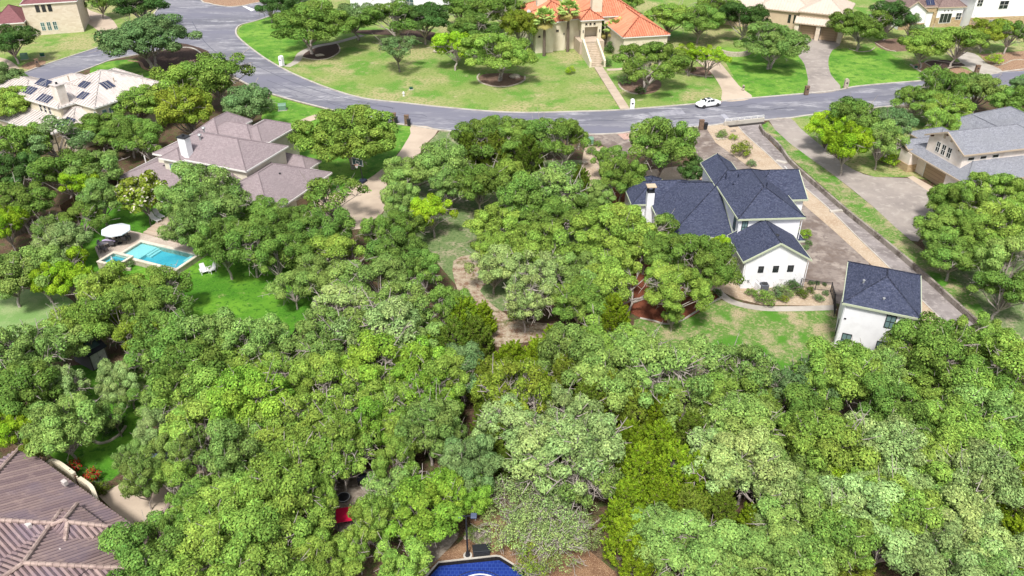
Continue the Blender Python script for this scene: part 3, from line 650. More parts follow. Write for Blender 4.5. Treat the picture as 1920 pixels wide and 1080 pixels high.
H.block(7.4, 9.4, 4.0, 9.5, 3.0, 3.8, wall=False); H.slab('porch_post', 0, 9.0, 9.2, 4.3, 4.5, 0, 2.9, 'trim_white'); H.slab('porch_post', 0, 9.0, 9.2, 8.9, 9.1, 0, 2.9, 'trim_white')
H.block(7.3, 8.6, .2, 3.0, 3.0, 3.5, wall=False)
H.block(-.7, 7.15, -5.45, .8, 3.7, 6.0, 'v', g0=True, g1=True, oh=.35)
for a, b in (((318,383),(349,427)), ((425,380),(457,424)), ((531,376),(565,420))):
    H.winpx('v', -5.1, q4(*a), q4(*b), glass='glass_dark', nz=1, fw=.08)
H.winpx('v', .4, q(1070,728), q(1108,843), glass='glass_green', nx=2)
a0, z1 = H.hit(*q(1000,710), 'u', .4); H.window('u', .4, 1.5, 2.3, 3.9, 5.5, glass='glass_green', nx=2)
H.chimney(-8.3, -7.4, 10.2, 11.0, 0, 4.9, 'stucco_white', cage=True)
for u, v, z in ((1.2, 9.6, 7.4), (2.4, 8.6, 7.7), (4.5, 4.5, 8.4), (1.5, 7.4, 7.0)): H.vent(u, v, z-.1, .3, .08, 'trim_dark')
H.vent(3.4, -3.6, 5.9, .12, .16)
bm = B(); tube(bm, [(9.9, 12.9, 6.9), (9.9, 12.0, 6.9)], .06, 6); H.part('roof_pipe', bm, M['trim_white'])

for u_, v_, z_ in ((.3, .3, 5.9), (7.75, .3, 5.9), (-.2, -5.2, 3.4), (6.9, -5.2, 3.4)):
    bm = B(); cyl(bm, u_, v_, .1 if z_ < 4 else 3.2, z_, .045, .045, 6); H.part('downpipe', bm, M['stucco_white'])
for u0, z0 in ((.3, .9), (2.4, .5), (5.6, .6)):
    bm = B(); box(bm, u0, u0+.22, -5.22, -5.1, z0, z0+.3); bevel(bm, .02, 1); H.part('wall_box', bm, M['steel'])
# ---- white two-storey garage
q = q4
T = House('garage_tower', (1579.0, 568.0), 6, -23.1, 'tall white two-storey garage building with a dark blue pyramid roof', 'garage', 'stucco_white', 'shingle_blue', 'shingle', 'trim_sage')
T.block(0, 7.1, 0, 8.6, 6, 7.9, 'v', oh=.3)
for a, b in (((1247,730),(1270,835)), ((925,862),(940,958)), ((1175,920),(1195,1020))):
    a0, z1 = T.hit(*q(*a), 'v', .3); T.window('v', .3, a0, a0+.92, z1-1.5, z1, glass='glass_green', nx=2)
T.window('u', .3, 4.6, 5.4, 3.9, 5.3, glass='glass_green', nx=2); T.window('u', .3, 2.2, 2.9, .6, 2.4, glass='glass_green', nx=1)
T.vent(1.6, 3.2, 7.0, .15, .09, 'steel'); T.vent(3.6, 1.2, 6.6, .15, .09, 'steel')
for u_, v_ in ((.4, .22), (6.75, .22)):
    bm = B(); cyl(bm, u_, v_, .1, 5.8, .045, .045, 6); T.part('downpipe', bm, M['stucco_white'])
bm = B(); box(bm, .55, .75, .22, .32, 4.1, 4.22); T.part('wall_lamp', bm, M['black'])
bm = B(); box(bm, 1.0, 6.0, 8.28, 8.34, 0, 2.6); T.part('garage_door', bm, M['garage_tan'])

# ---- taupe-roofed house with the pool
q = zr(.2083, (220, 200))
H = House('taupe_house', q(590, 475), 5.8, -22.3, 'large cream house with taupe shingle roofs and tall white chimney above the pool', 'house', 'siding_cream', 'shingle_taupe', 'shingle', 'trim_white')
H.block(-5.3, 10.4, 0, 9.3, 5.8, 7.9, 'u')
H.block(-3.4, .3, -.85, 3, 5.8, 6.8, 'v')
H.block(-3.8, 5.2, 8.0, 13.5, 5.8, 7.3, 'u')
H.block(-5.4, -.6, 8.0, 15.6, 5.8, 7.6, 'v')
H.block(.6, 6.9, 8.2, 16.8, 5.7, 7.2, 'v')
H.block(-9.2, 3.6, -3.4, 10.5, 3.0, 5.4, 'v')
H.block(3.0, 12.0, -3.9, 8.0, 3.0, 5.0, 'v')
H.block(6.4, 17.2, -4.8, 9.2, 3.0, 5.6, 'v')
H.block(5.6, 13.6, 8.3, 12.0, 3.0, 4.2, 'u')
H.chimney(-.5, .75, .35, 1.35, 0, 8.7, 'stucco_white', capm='black')
H.winpx('v', -.45, q(462,505), q(545,585), frame='trim_white', glass='glass_green', nx=2, nz=1, fw=.1)
for a in ((715,508), (778,517), (835,524)):
    a0, z1 = H.hit(*q(*a), 'v', .4); H.window('v', .4, a0, a0+.72, z1-.65, z1, frame='trim_white', glass='glass_dark', nz=1, fw=.06)
H.window('v', -3.0, -3.6, -.9, .4, 2.4, frame='trim_white', glass='glass_dark', nx=3, nz=2)
H.window('v', -3.0, -7.6, -5.6, .8, 2.3, frame='trim_white', glass='glass_dark', nx=2, nz=2)
for a, z in (((940,350),7.0), ((1580,565),4.3), ((1465,618),4.6), ((425,548),4.0), ((1225,635),4.4), ((1240,570),4.7)):
    u, v = H.loc(*q(*a), z); H.vent(u, v, z, .3, .1, 'black' if a[0] != 1225 and a[0] != 1240 else 'trim_white')
for a in ((745,285), (780,222)):
    u, v = H.loc(*q(*a), 7.6); bm = B(); cyl(bm, u, v, 7.0, 7.9, .12, .12, 8); lathe(bm, [(.1, 0), (.26, .08), (.3, .2), (.18, .34), (.04, .4)], 10, Matrix.Translation((u, v, 7.9))); H.part('turbine_vent', bm, M['steel'])
bm = B(); cyl(bm, -8.7, 1.6, 2.8, 4.3, .09, .09, 8); H.part('vent_pipe', bm, M['trim_white'])
H.slab('garage_door', 0, 16.82, 16.87, 1.2, 5.6, 0, 2.3, 'garage_tan')

# ---- grey-roofed house at right
q = zr(.1574, (1660, 190))
H = House('grey_roof_house', q(180, 535), 3, -75.8, 'pale stucco house with light grey shingle roofs and a tan garage door', 'house', 'stucco_pink', 'shingle_grey', 'shingle', 'trim_tan')
H.block(0, 13.7, 0, 16, 3.0, 6.4, 'v', wall=False)
H.walls(.4, 2.7, -.1, 4, 2.83); H.walls(2.7, 9.6, 1.3, 15, 2.83); H.walls(9.6, 13.3, .35, 15, 2.83)
bm = B(); box(bm, .32, 2.78, -.2, 4, 0, 1.15); H.part('stone_base', bm, M['stone_wall'])
bm = B(); box(bm, 4.6, 9.0, 1.22, 1.3, 0, 2.15); gd = H.part('garage_door', bm, M['garage_tan'])
bm = B()
for a, b, c, d in ((4.45, 4.6, 0, 2.3), (9.0, 9.15, 0, 2.3), (4.6, 9.0, 2.15, 2.3)): box(bm, a, b, 1.17, 1.3, c, d)
H.part('door_frame', bm, M['trim_white'], gd)
H.block(2.9, 10.9, 1.0, 16.5, 5.9, 7.8, 'v', g0=True, oh=.5, z0=2)
for a in ((625,468), (690,504), (757,540)):
    a0, z1 = H.hit(*q(*a), 'v', 1.5); H.window('v', 1.5, a0, a0+.82, z1-1.55, z1, glass='glass_dark', frame='trim_white', nx=2, nz=2, fw=.06)
for v_ in (2.3, 4.3, 6.3): H.window('u', 10.4, v_, v_+1.1, 4.75, 5.3, sgn=1, glass='glass_dark', frame='trim_white', nz=1, fw=.06)
bm = B()
for a0, b0, zz in ((4.0, 4.2, 6.05), (9.6, 9.8, 6.05), (6.8, 7.0, 7.2)): box(bm, a0, b0, 1.05, 1.5, zz, zz+.2)
H.part('bracket', bm, M['door_brown'])
bm = B(); box(bm, 6.0, 6.35, 1.42, 1.5, 6.5, 7.1); box(bm, 7.4, 7.75, 1.42, 1.5, 6.5, 7.1); H.part('gable_vent', bm, M['trim_tan'])
H.block(-1.4, 2.0, -.3, 6, 3.3, 4.1, 'v', g0=True, wall=False)
H.block(-4.2, 2.5, 4.2, 10.6, 3.2, 4.9, 'u')
H.block(-4.6, 6, 10.8, 15.6, 4.0, 6.0, 'u')
H.block(-6.6, 4, 17.4, 24.5, 4.0, 6.2, 'u')
bm = B(); box(bm, 11.2, 11.4, .2, .35, 1.5, 1.9); H.part('wall_lamp', bm, M['black'])
for a, z in (((1140,340),7.2), ((1235,375),7.0), ((1505,390),6.9), ((1485,512),6.2)):
    u, v = H.loc(*q(*a), z); H.vent(u, v, z, .12, .12, 'trim_dark')

# ---- metal-roofed house with solar panels
q = zr(.1463, (0, 100))
H = House('solar_house', q(380, 600), 5.8, -30.9, 'cream house with pale standing-seam metal roof carrying solar panels', 'house', 'stucco_cream', 'metal_cream', 'seam', 'trim_white', cap=.06)
H.block(-1.5, 12.2, 3.0, 16.8, 5.8, 8.8, 'v')
H.block(-1.5, 7.4, 0, 9, 5.8, 7.75, 'v')
H.block(-5.2, 2, .9, 12.5, 5.8, 7.4, 'v')
H.block(-14.5, 9, -3.6, 12, 3.0, 5.2, 'u')
H.block(3.5, 11.8, -1.6, 7, 3.0, 5.2, 'v')
H.block(-8.6, -2.4, 13, 22.5, 3.0, 4.9, 'v')
H.block(-20.5, -11, 5, 12, 3.0, 4.4, 'u')
H.chimney(5.4, 7.0, .9, 2.3, 0, 8.9, 'stucco_pink', capm='metal_cream')
for a in ((492,645), (547,662), (606,682)):
    a0, z1 = H.hit(*q(*a), 'v', .4); H.window('v', .4, a0, a0+.75, z1-1.25, z1, frame='trim_white', glass='glass_dark', nz=2)
H.window('v', 3.4, 11.0, 11.6, 3.4, 5.0, frame='trim_white', glass='glass_green'); 
for v_ in (4.2, 5.4): H.window('u', 11.8, v_, v_+.9, 3.2, 5.0, sgn=1, frame='trim_white', glass='glass_green')
def zplane(c, zlist): return zlist
SP = [([(1090,195),(1195,235),(1115,335),(1010,300)], (8.1,8.1,7.5,7.5)), ([(1070,340),(1175,370),(1100,475),(990,440)], (7.5,7.5,6.9,6.9)), ([(1060,475),(1165,510),(1080,620),(975,580)], (6.9,6.9,6.2,6.2)),
      ([(1255,378),(1395,332),(1495,440),(1360,485)], (8.0,7.7,7.0,7.3)), ([(630,262),(735,295),(690,345),(595,312)], (7.2,7.2,6.9,6.9)), ([(515,305),(680,350),(600,462),(450,412)], (7.2,7.2,6.3,6.3)),
      ([(365,405),(520,445),(405,560),(280,515)], (6.9,6.9,6.0,6.0)), ([(545,500),(680,545),(625,668),(470,620)], (6.9,6.9,5.95,5.95)), ([(885,815),(995,855),(890,935),(780,895)], (4.5,4.5,3.9,3.9)), ([(740,898),(880,935),(850,990),(690,945)], (4.0,4.0,3.6,3.6))]
for px, z in SP: solar(H, [q(*p) for p in px], [zz+.12 for zz in z])
for a, z in (((880,330),7.8), ((1265,255),8.4), ((1462,355),7.6)):
    u, v = H.loc(*q(*a), z); H.vent(u, v, z, .5, .09, 'trim_tan')

# ---- mansion with terracotta roof
q = zr(.16146, (970, 0))
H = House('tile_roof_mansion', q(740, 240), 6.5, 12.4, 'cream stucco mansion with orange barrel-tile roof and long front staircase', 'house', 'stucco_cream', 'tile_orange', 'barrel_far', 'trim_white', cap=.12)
H.block(-9.9, 1.0, 2.2, 16, 6.3, 8.9, 'v')
H.block(-9.9, -5.2, .5, 9, 6.2, 7.6, 'v')
H.block(-7.5, -2.4, 1.4, 9, 6.2, 7.8, 'v')
H.block(1.0, 14.0, 2.2, 20, 6.5, 10.2, 'v')
H.block(6.2, 16.4, -9.0, 14, 5.0, 7.6, 'v')
H.block(-.1, 5.1, 0, 5.2, 6.5, 8.0, 'u', wall=False)
for u0, u1 in ((.25, 1.0), (3.9, 4.7)): H.slab('pillar', 0, u0, u1, .35, 1.0, 0, 5.0, 'stucco_cream')
H.slab('wall', 0, .25, 4.7, .35, 1.0, 5.0, 6.35, 'stucco_cream'); H.slab('wall', 0, .25, .6, 1.0, 4.8, 4.2, 6.35, 'stucco_cream'); H.slab('wall', 0, 4.4, 4.7, 1.0, 4.8, 0, 6.35, 'stucco_cream')
H.slab('porch_floor', 0, -.6, 4.7, -2.0, 4.8, 0, 2.6, 'conc_tan'); H.slab('wall', 0, .6, 4.4, 4.0, 4.8, 2.6, 6.35, 'stucco_cream')
d_ = H.slab('front_door', 0, 1.7, 3.2, 3.92, 4.0, 2.6, 4.9, 'door_brown')
for u0 in (1.3, 2.2, 3.1): H.window('v', .35, u0-.28, u0+.28, 5.35, 5.9, frame='trim_tan', glass='glass_dark', nz=1)
H.window('v', 2.6, 5.2, 6.0, 2.6, 5.8, frame='frame_black', glass='glass_dark', nz=3)
H.window('v', 1.8, -4.9, -4.2, 3.9, 4.5, frame='trim_tan', glass='glass_dark', nz=1); H.window('v', .9, -9.0, -8.4, 3.2, 3.7, frame='trim_tan', glass='glass_dark', nz=1)
bm = B(); box(bm, -3.2, -3.0, 1.68, 1.8, 3.3, 3.7); H.part('wall_lamp', bm, M['black'])
for u0 in (.6, 4.2): H.slab('wall_lamp', 0, u0, u0+.15, .22, .35, 3.9, 4.4, 'black')
H.window('u', -9.5, 3.2, 6.0, 1.2, 4.2, frame='trim_white', glass='glass_green', nx=2)
# staircase between pixels
tp = H.loc(*q(845, 505), 2.6); bt = H.loc(*q(932, 782), 0)
bm = B(); N_ = 14; dv = (tp-bt); nn = Vector((dv.y, -dv.x)).normalized()*1.25
for i in range(N_):
    a = bt+dv*i/N_; b = tp; zz = 2.6*(i+1)/N_
    bt2 = bt+dv*(i+1)/N_
    c4 = [a-nn, a+nn, bt2+nn, bt2-nn]
    lo = [bm.verts.new((p.x, p.y, 0)) for p in c4]; hi = [bm.verts.new((p.x, p.y, zz)) for p in c4]
    bm.faces.new(hi)
    for k in range(4): bm.faces.new((lo[k], lo[(k+1) % 4], hi[(k+1) % 4], hi[k]))
bmesh.ops.recalc_face_normals(bm, faces=list(bm.faces)); st = H.part('staircase', bm, mat('stair_stone', C(202,186,164), .9, [(2, C(176,158,138), .45, .65, 5)]))
for sg in (-1, 1):
    bm = B(); o1, o2 = nn*(1.02*sg), nn*(1.34*sg)
    lo = [(bt+o1, 0), (bt+o2, 0), (tp+o2, 0), (tp+o1, 0)]; tz = [1.25, 1.25, 3.6, 3.6]
    L_ = [bm.verts.new((p.x, p.y, 0)) for p, _ in lo]; U_ = [bm.verts.new((p.x, p.y, t)) for (p, _), t in zip(lo, tz)]
    bm.faces.new(U_)
    for k in range(4): bm.faces.new((L_[k], L_[(k+1) % 4], U_[(k+1) % 4], U_[k]))
    bmesh.ops.recalc_face_normals(bm, faces=list(bm.faces)); H.part('stair_parapet', bm, M['stucco_cream'], st)
H.chimney(3.4, 5.6, 3.4, 5.0, 6, 10.0, 'stucco_cream', capm='tile_orange')
H.slab('attic_wall', 0, -7.2, -5.0, 9.0, 10.5, 7, 9.4, 'stucco_cream')
bm = B(); cyl(bm, -9.6, 7.0, 6.1, 7.1, .04, .04, 6); lathe(bm, [(.04, 0), (.3, .05), (.42, .14)], 12, Matrix.Translation((-9.6, 7.0, 7.2)) @ Matrix.Rotation(R_(50), 4, 'X')); H.part('satellite_dish', bm, M['steel'])

# ---- tan metal-roofed garage house, top
q = zr(.1463, (1340, 0))
H = House('tan_garage_house', q(1070, 145), 5.6, -27, 'tan house with pale metal roof and two tan garage doors above the concrete drive', 'house', 'stucco_tan', 'metal_tan', 'seam', 'trim_tan', cap=.06)
H.block(0, 10.4, 0, 13, 5.6, 8.2, 'v', style=PROF['seam'])
H.block(-10, 3, 1.8, 12, 5.0, 7.6, 'u'); H.block(-22, -6, 3, 14, 4.6, 7.4, 'u')
H.roof([[(-.2, -1.2, 3.4), (10.4, -1.2, 3.4), (10.4, .42, 4.5), (-.2, .42, 4.5)]])
H.slab('pillar', 0, -.1, .9, -.9, .4, 0, 3.3, 'stone_cream'); H.slab('pillar', 0, 4.6, 5.5, -.9, .4, 0, 3.3, 'stone_cream'); H.slab('pillar', 0, 9.3, 10.2, -.9, .4, 0, 3.3, 'stone_cream')
for u0 in (1.2, 5.9): H.slab('garage_door', 0, u0, u0+3.1, .3, .4, 0, 2.7, 'garage_tan')
bm = B()
for u0 in (.95, 5.55): cyl(bm, u0, -.96, 0, 3.3, .05, .05, 6)
H.part('downpipe', bm, M['trim_dark'])
for u0 in (-2.2, -1.0): H.window('v', 2.2, u0, u0+.6, 2.4, 4.2, glass='glass_dark')

# ---- stone and white house, top right
q = zr(.1354, (1660, 0))
H = House('stone_house', q(735, 105), 4.6, 8, 'white and fieldstone house with brown shingle roof and an arched entry', 'house', 'stucco_white', 'shingle_brown', 'shingle', 'trim_tan')
stn = M['stone_wall']
H.block(0, 7.2, 0, 10, 4.6, 7.4, 'v'); H.slab('stone_base', 0, .3, 6.9, .28, .4, 0, 2.2, 'stone_wall')
H.block(-9.5, -2.6, -1.0, 9, 4.0, 6.4, 'v', g0=True); H.slab('stone_base', 0, -9.2, -2.9, -.72, -.6, 0, 1.4, 'stone_wall')
H.block(-3.4, .9, .4, 9, 4.7, 6.9, 'v'); 
bm = B(); box(bm, -2.9, -2.2, .5, .9, 0, 4.3); box(bm, -.4, .35, .5, .9, 0, 4.3); box(bm, -2.2, -.4, .5, .9, 3.5, 4.3); H.part('arch', bm, stn)
bm = B(); box(bm, -2.2, -.4, .86, .88, 0, 3.5); H.part('entry_door', bm, M['door_brown'])
H.block(7.0, 26, -2.6, 10, 7.4, 9.8, 'u'); H.slab('stone_base', 0, 7.3, 25.5, -2.32, -2.2, 0, 2.6, 'stone_wall')
H.window('v', .28, 1.2, 4.2, .9, 3.2, frame='trim_white', glass='glass_dark', nx=3, nz=1, fw=.1)
for i in range(3): H.window('v', .4, 2.0+i*.9, 2.25+i*.9, 3.6, 3.85, frame='door_brown', glass='glass_dark', nz=1, fw=.03)
H.window('v', -2.2, 7.8, 9.2, 5.1, 6.6, frame='trim_white', glass='glass_dark', nx=2); H.window('v', -2.2, 13.5, 15.8, 4.3, 6.2, frame='trim_white', glass='glass_dark', nx=2); H.window('v', .28, 5.2, 6.6, 1.6, 3.2, frame='trim_white', glass='glass_dark', nx=2)
H.window('v', -2.3, 12, 14.4, .7, 2.0, frame='trim_white', glass='glass_green', nx=3, nz=1)
# arched window
bm = B()
def half(bm, r, d0, d1, mi=0, uc=-6.0, zc=1.9, n=14):
    A = [bm.verts.new((uc+r*math.cos(math.pi*k/n), d0, zc+r*math.sin(math.pi*k/n))) for k in range(n+1)]
    Bv = [bm.verts.new((v.co.x, d1, v.co.z)) for v in A]
    bm.faces.new(A).material_index = mi; bm.faces.new(list(reversed(Bv))).material_index = mi
    for k in range(n+1): bm.faces.new((A[k], A[(k+1) % (n+1)], Bv[(k+1) % (n+1)], Bv[k])).material_index = mi
half(bm, 1.5, -.66, -.55); bmesh.ops.recalc_face_normals(bm, faces=list(bm.faces)); wf = H.part('window', bm, M['trim_tan'])
bm = B(); half(bm, 1.25, -.70, -.56); bmesh.ops.recalc_face_normals(bm, faces=list(bm.faces)); H.part('pane', bm, M['glass_dark'], wf)
bm = B()
for u0 in (-6.5, -5.56): box(bm, u0, u0+.09, -.73, -.6, 1.9, 3.0)
box(bm, -7.3, -4.7, -.73, -.6, 1.85, 1.95); H.part('muntin', bm, M['trim_white'], wf)
solar(H, [q(535,0), q(640,-5), q(705,72), q(600,78)], (6.2, 6.2, 5.1, 5.1))

# ---- stone house, top left
q = zr(.0677, (0, 0))
H = House('cream_stone_house', q(840, 105), 6.9, 18, 'two-storey cream stone house with dusky red roof at the upper left corner', 'house', 'stone_cream', 'shingle_red', 'shingle', 'trim_white')
H.block(-2.2, 9.5, -.3, 12, 6.9, 9.4, 'u', oh=.3)
H.block(-8.4, -1.8, -2.6, 9, 3.6, 6.4, 'u'); H.block(-20, -7, -4.5, 9, 3.4, 6.2, 'u')
for i in range(3):
    H.window('v', 0, .7+i*1.25, 1.5+i*1.25, 5.0, 6.5, frame='frame_black', glass='glass_dark', nx=2)
    H.window('v', 0, .7+i*1.25, 1.6+i*1.25, .9, 2.8, frame='trim_white', glass='glass', nx=2)
H.window('v', -2.2, -3.6, -2.4, .9, 3.0, frame='trim_white', glass='glass')
# brown fence/wall behind
# ---- pale house at the top behind the trees
H = House('grey_house', (700, -6), 3.4, 3, 'pale blue-grey house mostly hidden behind the trees at the top edge', 'house', 'stucco_white', 'shingle_brown', 'shingle', 'trim_white')
H.block(-6, 22, -2, 10, 5.2, 7.8, 'u'); H.block(-2, 5, -5, 2, 5.2, 7.2, 'v', g0=True)
H.window('v', -1.6, 8, 10, 1.2, 3.2, frame='trim_white', glass='glass', nx=2)

# ---- mauve tile roof, bottom left
q = zr(.2407, (0, 820))
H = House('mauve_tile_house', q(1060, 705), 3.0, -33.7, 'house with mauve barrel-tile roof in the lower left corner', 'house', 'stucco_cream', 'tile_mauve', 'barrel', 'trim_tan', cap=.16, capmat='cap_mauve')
H.block(-15.2, .2, -12.5, 0, 3.0, 5.85, 'u')
H.block(-4.9, 4.3, -16, -2.5, 4.0, 6.2, 'v', oh=.6)
H.block(-16, -7, -20, -5, 4.2, 7.2, 'v')
H.block(-4.4, -.6, -4.9, -1.5, 4.1, 5.1, 'u', wall=False)
H.block(.2, 5.2, -3.2, 2.6, 3.0, 4.2, 'v')
H.block(-22, -14.5, -9, -3, 2.8, 4.6, 'v')
for a, z in (((460,885),5.0), ((335,935),5.1), ((220,680),5.2), ((500,345),4.0)):
    u, v = H.loc(*q(*a), z); bm = B(); box(bm, u-.22, u+.22, v-.16, v+.16, z-.3, z+.12); bevel(bm, .03, 1); H.part('roof_vent', bm, M['metal_cream'])

# ---------------------------------------------------------------- small things
def gp(px, py, z=0): p = G(px, py, z); return p.x, p.y
def yaw_px(a, b):
    p, r = G(*a), G(*b); return math.atan2(r.y-p.y, r.x-p.x)
def wall_line(name, tops, z1, th, m, label, cat='wall', z0=0, sm=4, group=None):
    pts = [tuple(G(p[0], p[1], z1).to_2d()) for p in tops]
    if sm: pts = smooth_px(pts, sm)
    o = ribbon(name, pts, th, z0, z1-z0, M[m], 0, kind=None, world=True); tag(o, label, cat, group); return o
def fence(name, tops, z1, m, label, style='board', step=2.4, cat='fence', rails=(.15, .95)):
    P = [G(x, y, z1).to_2d() for x, y in tops]; root = empty(name, (P[0].x, P[0].y, 0), 0, label, cat)
    o = Vector((P[0].x, P[0].y, 0)); bmP, bmR = B(), B()
    for a, b in zip(P, P[1:]):
        d = b-a; L = d.length; d.normalize(); ang = math.atan2(d.y, d.x); Mx = Matrix.Translation((a.x-o.x, a.y-o.y, 0)) @ Matrix.Rotation(ang, 4, 'Z')
        k = max(1, round(L/step))
        for i in range(k+1): box(bmP, L*i/k-.04, L*i/k+.04, -.04, .04, 0, z1+.05, 0, Mx)
        if style == 'board':
            n = int(L/.15)
            for i in range(n):
                h = z1 + random.uniform(-.02, .02); box(bmR, i*.15+.005, i*.15+.145, -.015+.04, .035, .05, h, 0, Mx)
        else:
            for r in rails: box(bmR, 0, L, -.02, .02, z1*r, z1*r+.04, 0, Mx)
            n = int(L/.13)
            for i in range(n): box(bmR, i*.13, i*.13+.02, -.01, .01, z1*.1, z1*rails[-1], 0, Mx)
    obj('post', bmP, M[m], root); obj('boards' if style == 'board' else 'railing', bmR, M[m], root); return root

# curved stucco wall by the mauve roof
wall_line('garden_wall', [(88,868),(97,862),(112,868),(138,887)], 2.0, .3, 'stucco_cream', 'curved pale stucco garden wall left of the red gate')
wall_line('garden_wall', [(148,895),(160,903),(172,914),(180,935)], 2.0, .3, 'stucco_cream', 'curved pale stucco garden wall right of the red gate, by the patio')
g_ = empty('gate', (*gp(138,895,1.2), 0), yaw_px((138,895),(148,905)), 'dark red gate between the two curved stucco walls', 'gate')
bm = B(); box(bm, -.1, 1.0, -.04, .04, .1, 1.8); obj('gate_leaf', bm, M['door_brown'], g_); bm = B(); box(bm, -.2, -.1, -.06, .06, 0, 2.0); box(bm, 1.0, 1.1, -.06, .06, 0, 2.0); obj('gate_post', bm, M['stucco_cream'], g_)
fence('wooden_fence', [(112,385),(160,355),(205,333),(240,328)], 1.8, 'dark_wood', 'brown board fence at the corner of the taupe-roofed house')
fence('wooden_fence', [(205,362),(222,356),(240,350)], 1.2, 'dark_wood', 'short brown board fence behind the white-flowering magnolia')
fence('wooden_fence', [(20,425),(60,408),(120,395)], 1.6, 'grey_wood', 'grey weathered fence under the left-hand oaks')
fence('metal_fence', [(0,768),(18,758),(36,748)], 1.5, 'black', 'black metal fence at the left edge below the woods', 'rail')
fence('wooden_fence', [(556,612),(546,628),(536,642)], 1.6, 'grey_wood', 'dark board fence end at the corner of the bright green lawn')
fence('metal_fence', [(1504,522),(1532,527),(1561,530),(1567,552),(1568,575)], 1.25, 'black', 'black metal rail fence around the gravel garden beside the white gable', 'rail')
fence('wooden_fence', [(1690,672),(1690,700),(1694,745)], 1.6, 'black', 'dark fence running into the woods below the white garage building')
fence('metal_fence', [(1192,620),(1198,648)], 1.2, 'black', 'black metal fence corner at the edge of the patchy lawn', 'rail')
wall_line('retaining_wall', [(1345,90),(1362,96),(1382,98),(1400,96),(1412,90)], .9, .6, 'limestone', 'curved low stone retaining wall above the lawn left of the tan garages')
wall_line('garden_wall', [(1870,22),(1895,24),(1925,20)], 1.2, .3, 'stucco_pink', 'low pale wall at the upper right corner')
fence('metal_fence', [(108,14),(128,10),(150,6)], 1.4, 'black', 'dark fence behind the cream stone house', 'rail')

# bridge rail
r_ = empty('bridge_rail', (*gp(1357,236), 0), yaw_px((1357,236),(1432,228)), 'white concrete parapet with metal rail over the drainage channel', 'railing')
L_ = (G(1432,228)-G(1357,236)).length
bm = B(); box(bm, 0, L_, -.15, .15, 0, .75); bevel(bm, .03, 1); obj('parapet', bm, M['kerb'], r_)
bm = B(); box(bm, .1, L_-.1, -.04, .04, 1.15, 1.22); box(bm, .1, L_-.1, -.03, .03, .95, 1.0); obj('rail', bm, M['white_paint'], r_)
bm = B(); 
for i in range(7): x = .15+(L_-.3)*i/6; box(bm, x-.04, x+.04, -.05, .05, .7, 1.2)
obj('post', bm, M['white_paint'], r_)
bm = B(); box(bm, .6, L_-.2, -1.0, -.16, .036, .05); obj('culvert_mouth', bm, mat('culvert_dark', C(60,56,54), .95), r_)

# weirs across the channel
for (a, b), lb in ((((1455,302),(1475,307)), 'concrete check step across the drainage channel near the bridge'), (((1556,398),(1579,396)), 'concrete check step across the drainage channel below the driveway')):
    p, r = G(*a), G(*b); t = empty('channel_step', (p.x, p.y, 0), math.atan2(r.y-p.y, r.x-p.x), lb, 'step'); L2 = (r-p).length
    bm = B(); box(bm, 0, L2, -.25, .25, 0, .22); bevel(bm, .03, 1); o = obj('slab', bm, M['kerb'], t)

# mailboxes
def mailbox(px, py, kind, label, yaw=0, s=1.0):
    t = empty('mailbox', (*gp(px, py), .1), yaw, label, 'mailbox')
    m = {'white': 'stucco_white', 'cream': 'limestone', 'brick': 'brick_brown'}[kind]
    w_, h_ = .36*s, 1.5*s
    bm = B(); box(bm, -w_, w_, -w_*.8, w_*.8, 0, h_)
    if kind == 'brick': box(bm, -w_*1.12, w_*1.12, -w_*.92, w_*.92, h_, h_+.08)
    else:
        A = [bm.verts.new((w_*math.cos(math.pi*k/8), -w_*.8, h_+w_*.8*math.sin(math.pi*k/8))) for k in range(9)]
        Bv = [bm.verts.new((v.co.x, w_*.8, v.co.z)) for v in A]; bm.faces.new(A); bm.faces.new(list(reversed(Bv)))
        for k in range(8): bm.faces.new((A[k], A[k+1], Bv[k+1], Bv[k]))
        bmesh.ops.recalc_face_normals(bm, faces=list(bm.faces))
    obj('pillar', bm, M[m], t)
    bm = B(); box(bm, -.16, .16, -w_*.8-.04, -w_*.8+.1, h_*.62, h_*.62+.24); obj('letter_door', bm, M['black'], t)
    return t
mailbox(1185, 205, 'white', 'white stucco mailbox pillar at the foot of the stepping-stone walk')
mailbox(1585, 166, 'cream', 'cream stone mailbox pillar right of the concrete drive')
mailbox(1511, 178, 'brick', 'brown brick mailbox pillar left of the concrete drive')
mailbox(1243, 243, 'cream', 'pale stone mailbox pillar near the pink paved driveway mouth', math.pi)
mailbox(529, 124, 'white', 'white mailbox pillar at the street end of the curved path', R_(-30), 1.15)
mailbox(1314, 243, 'brick', 'brown brick mailbox pillar at the gravel garden corner, by the street', math.pi)
mailbox(739, 230, 'brick', 'left brick mailbox pillar by the lower driveway mouth', math.pi)
mailbox(763, 234, 'brick', 'right brick mailbox pillar by the lower driveway mouth', math.pi)
mailbox(72, 126, 'brick', 'brown brick mailbox pillar beside the tan drive at the upper left', R_(30))
mailbox(1830, 138, 'brick', 'dark mailbox pillar between the rock bed and the pale drive')
mailbox(1393, 170, 'cream', 'small stone post on the lawn right of the tan curving drive', 0, .55)
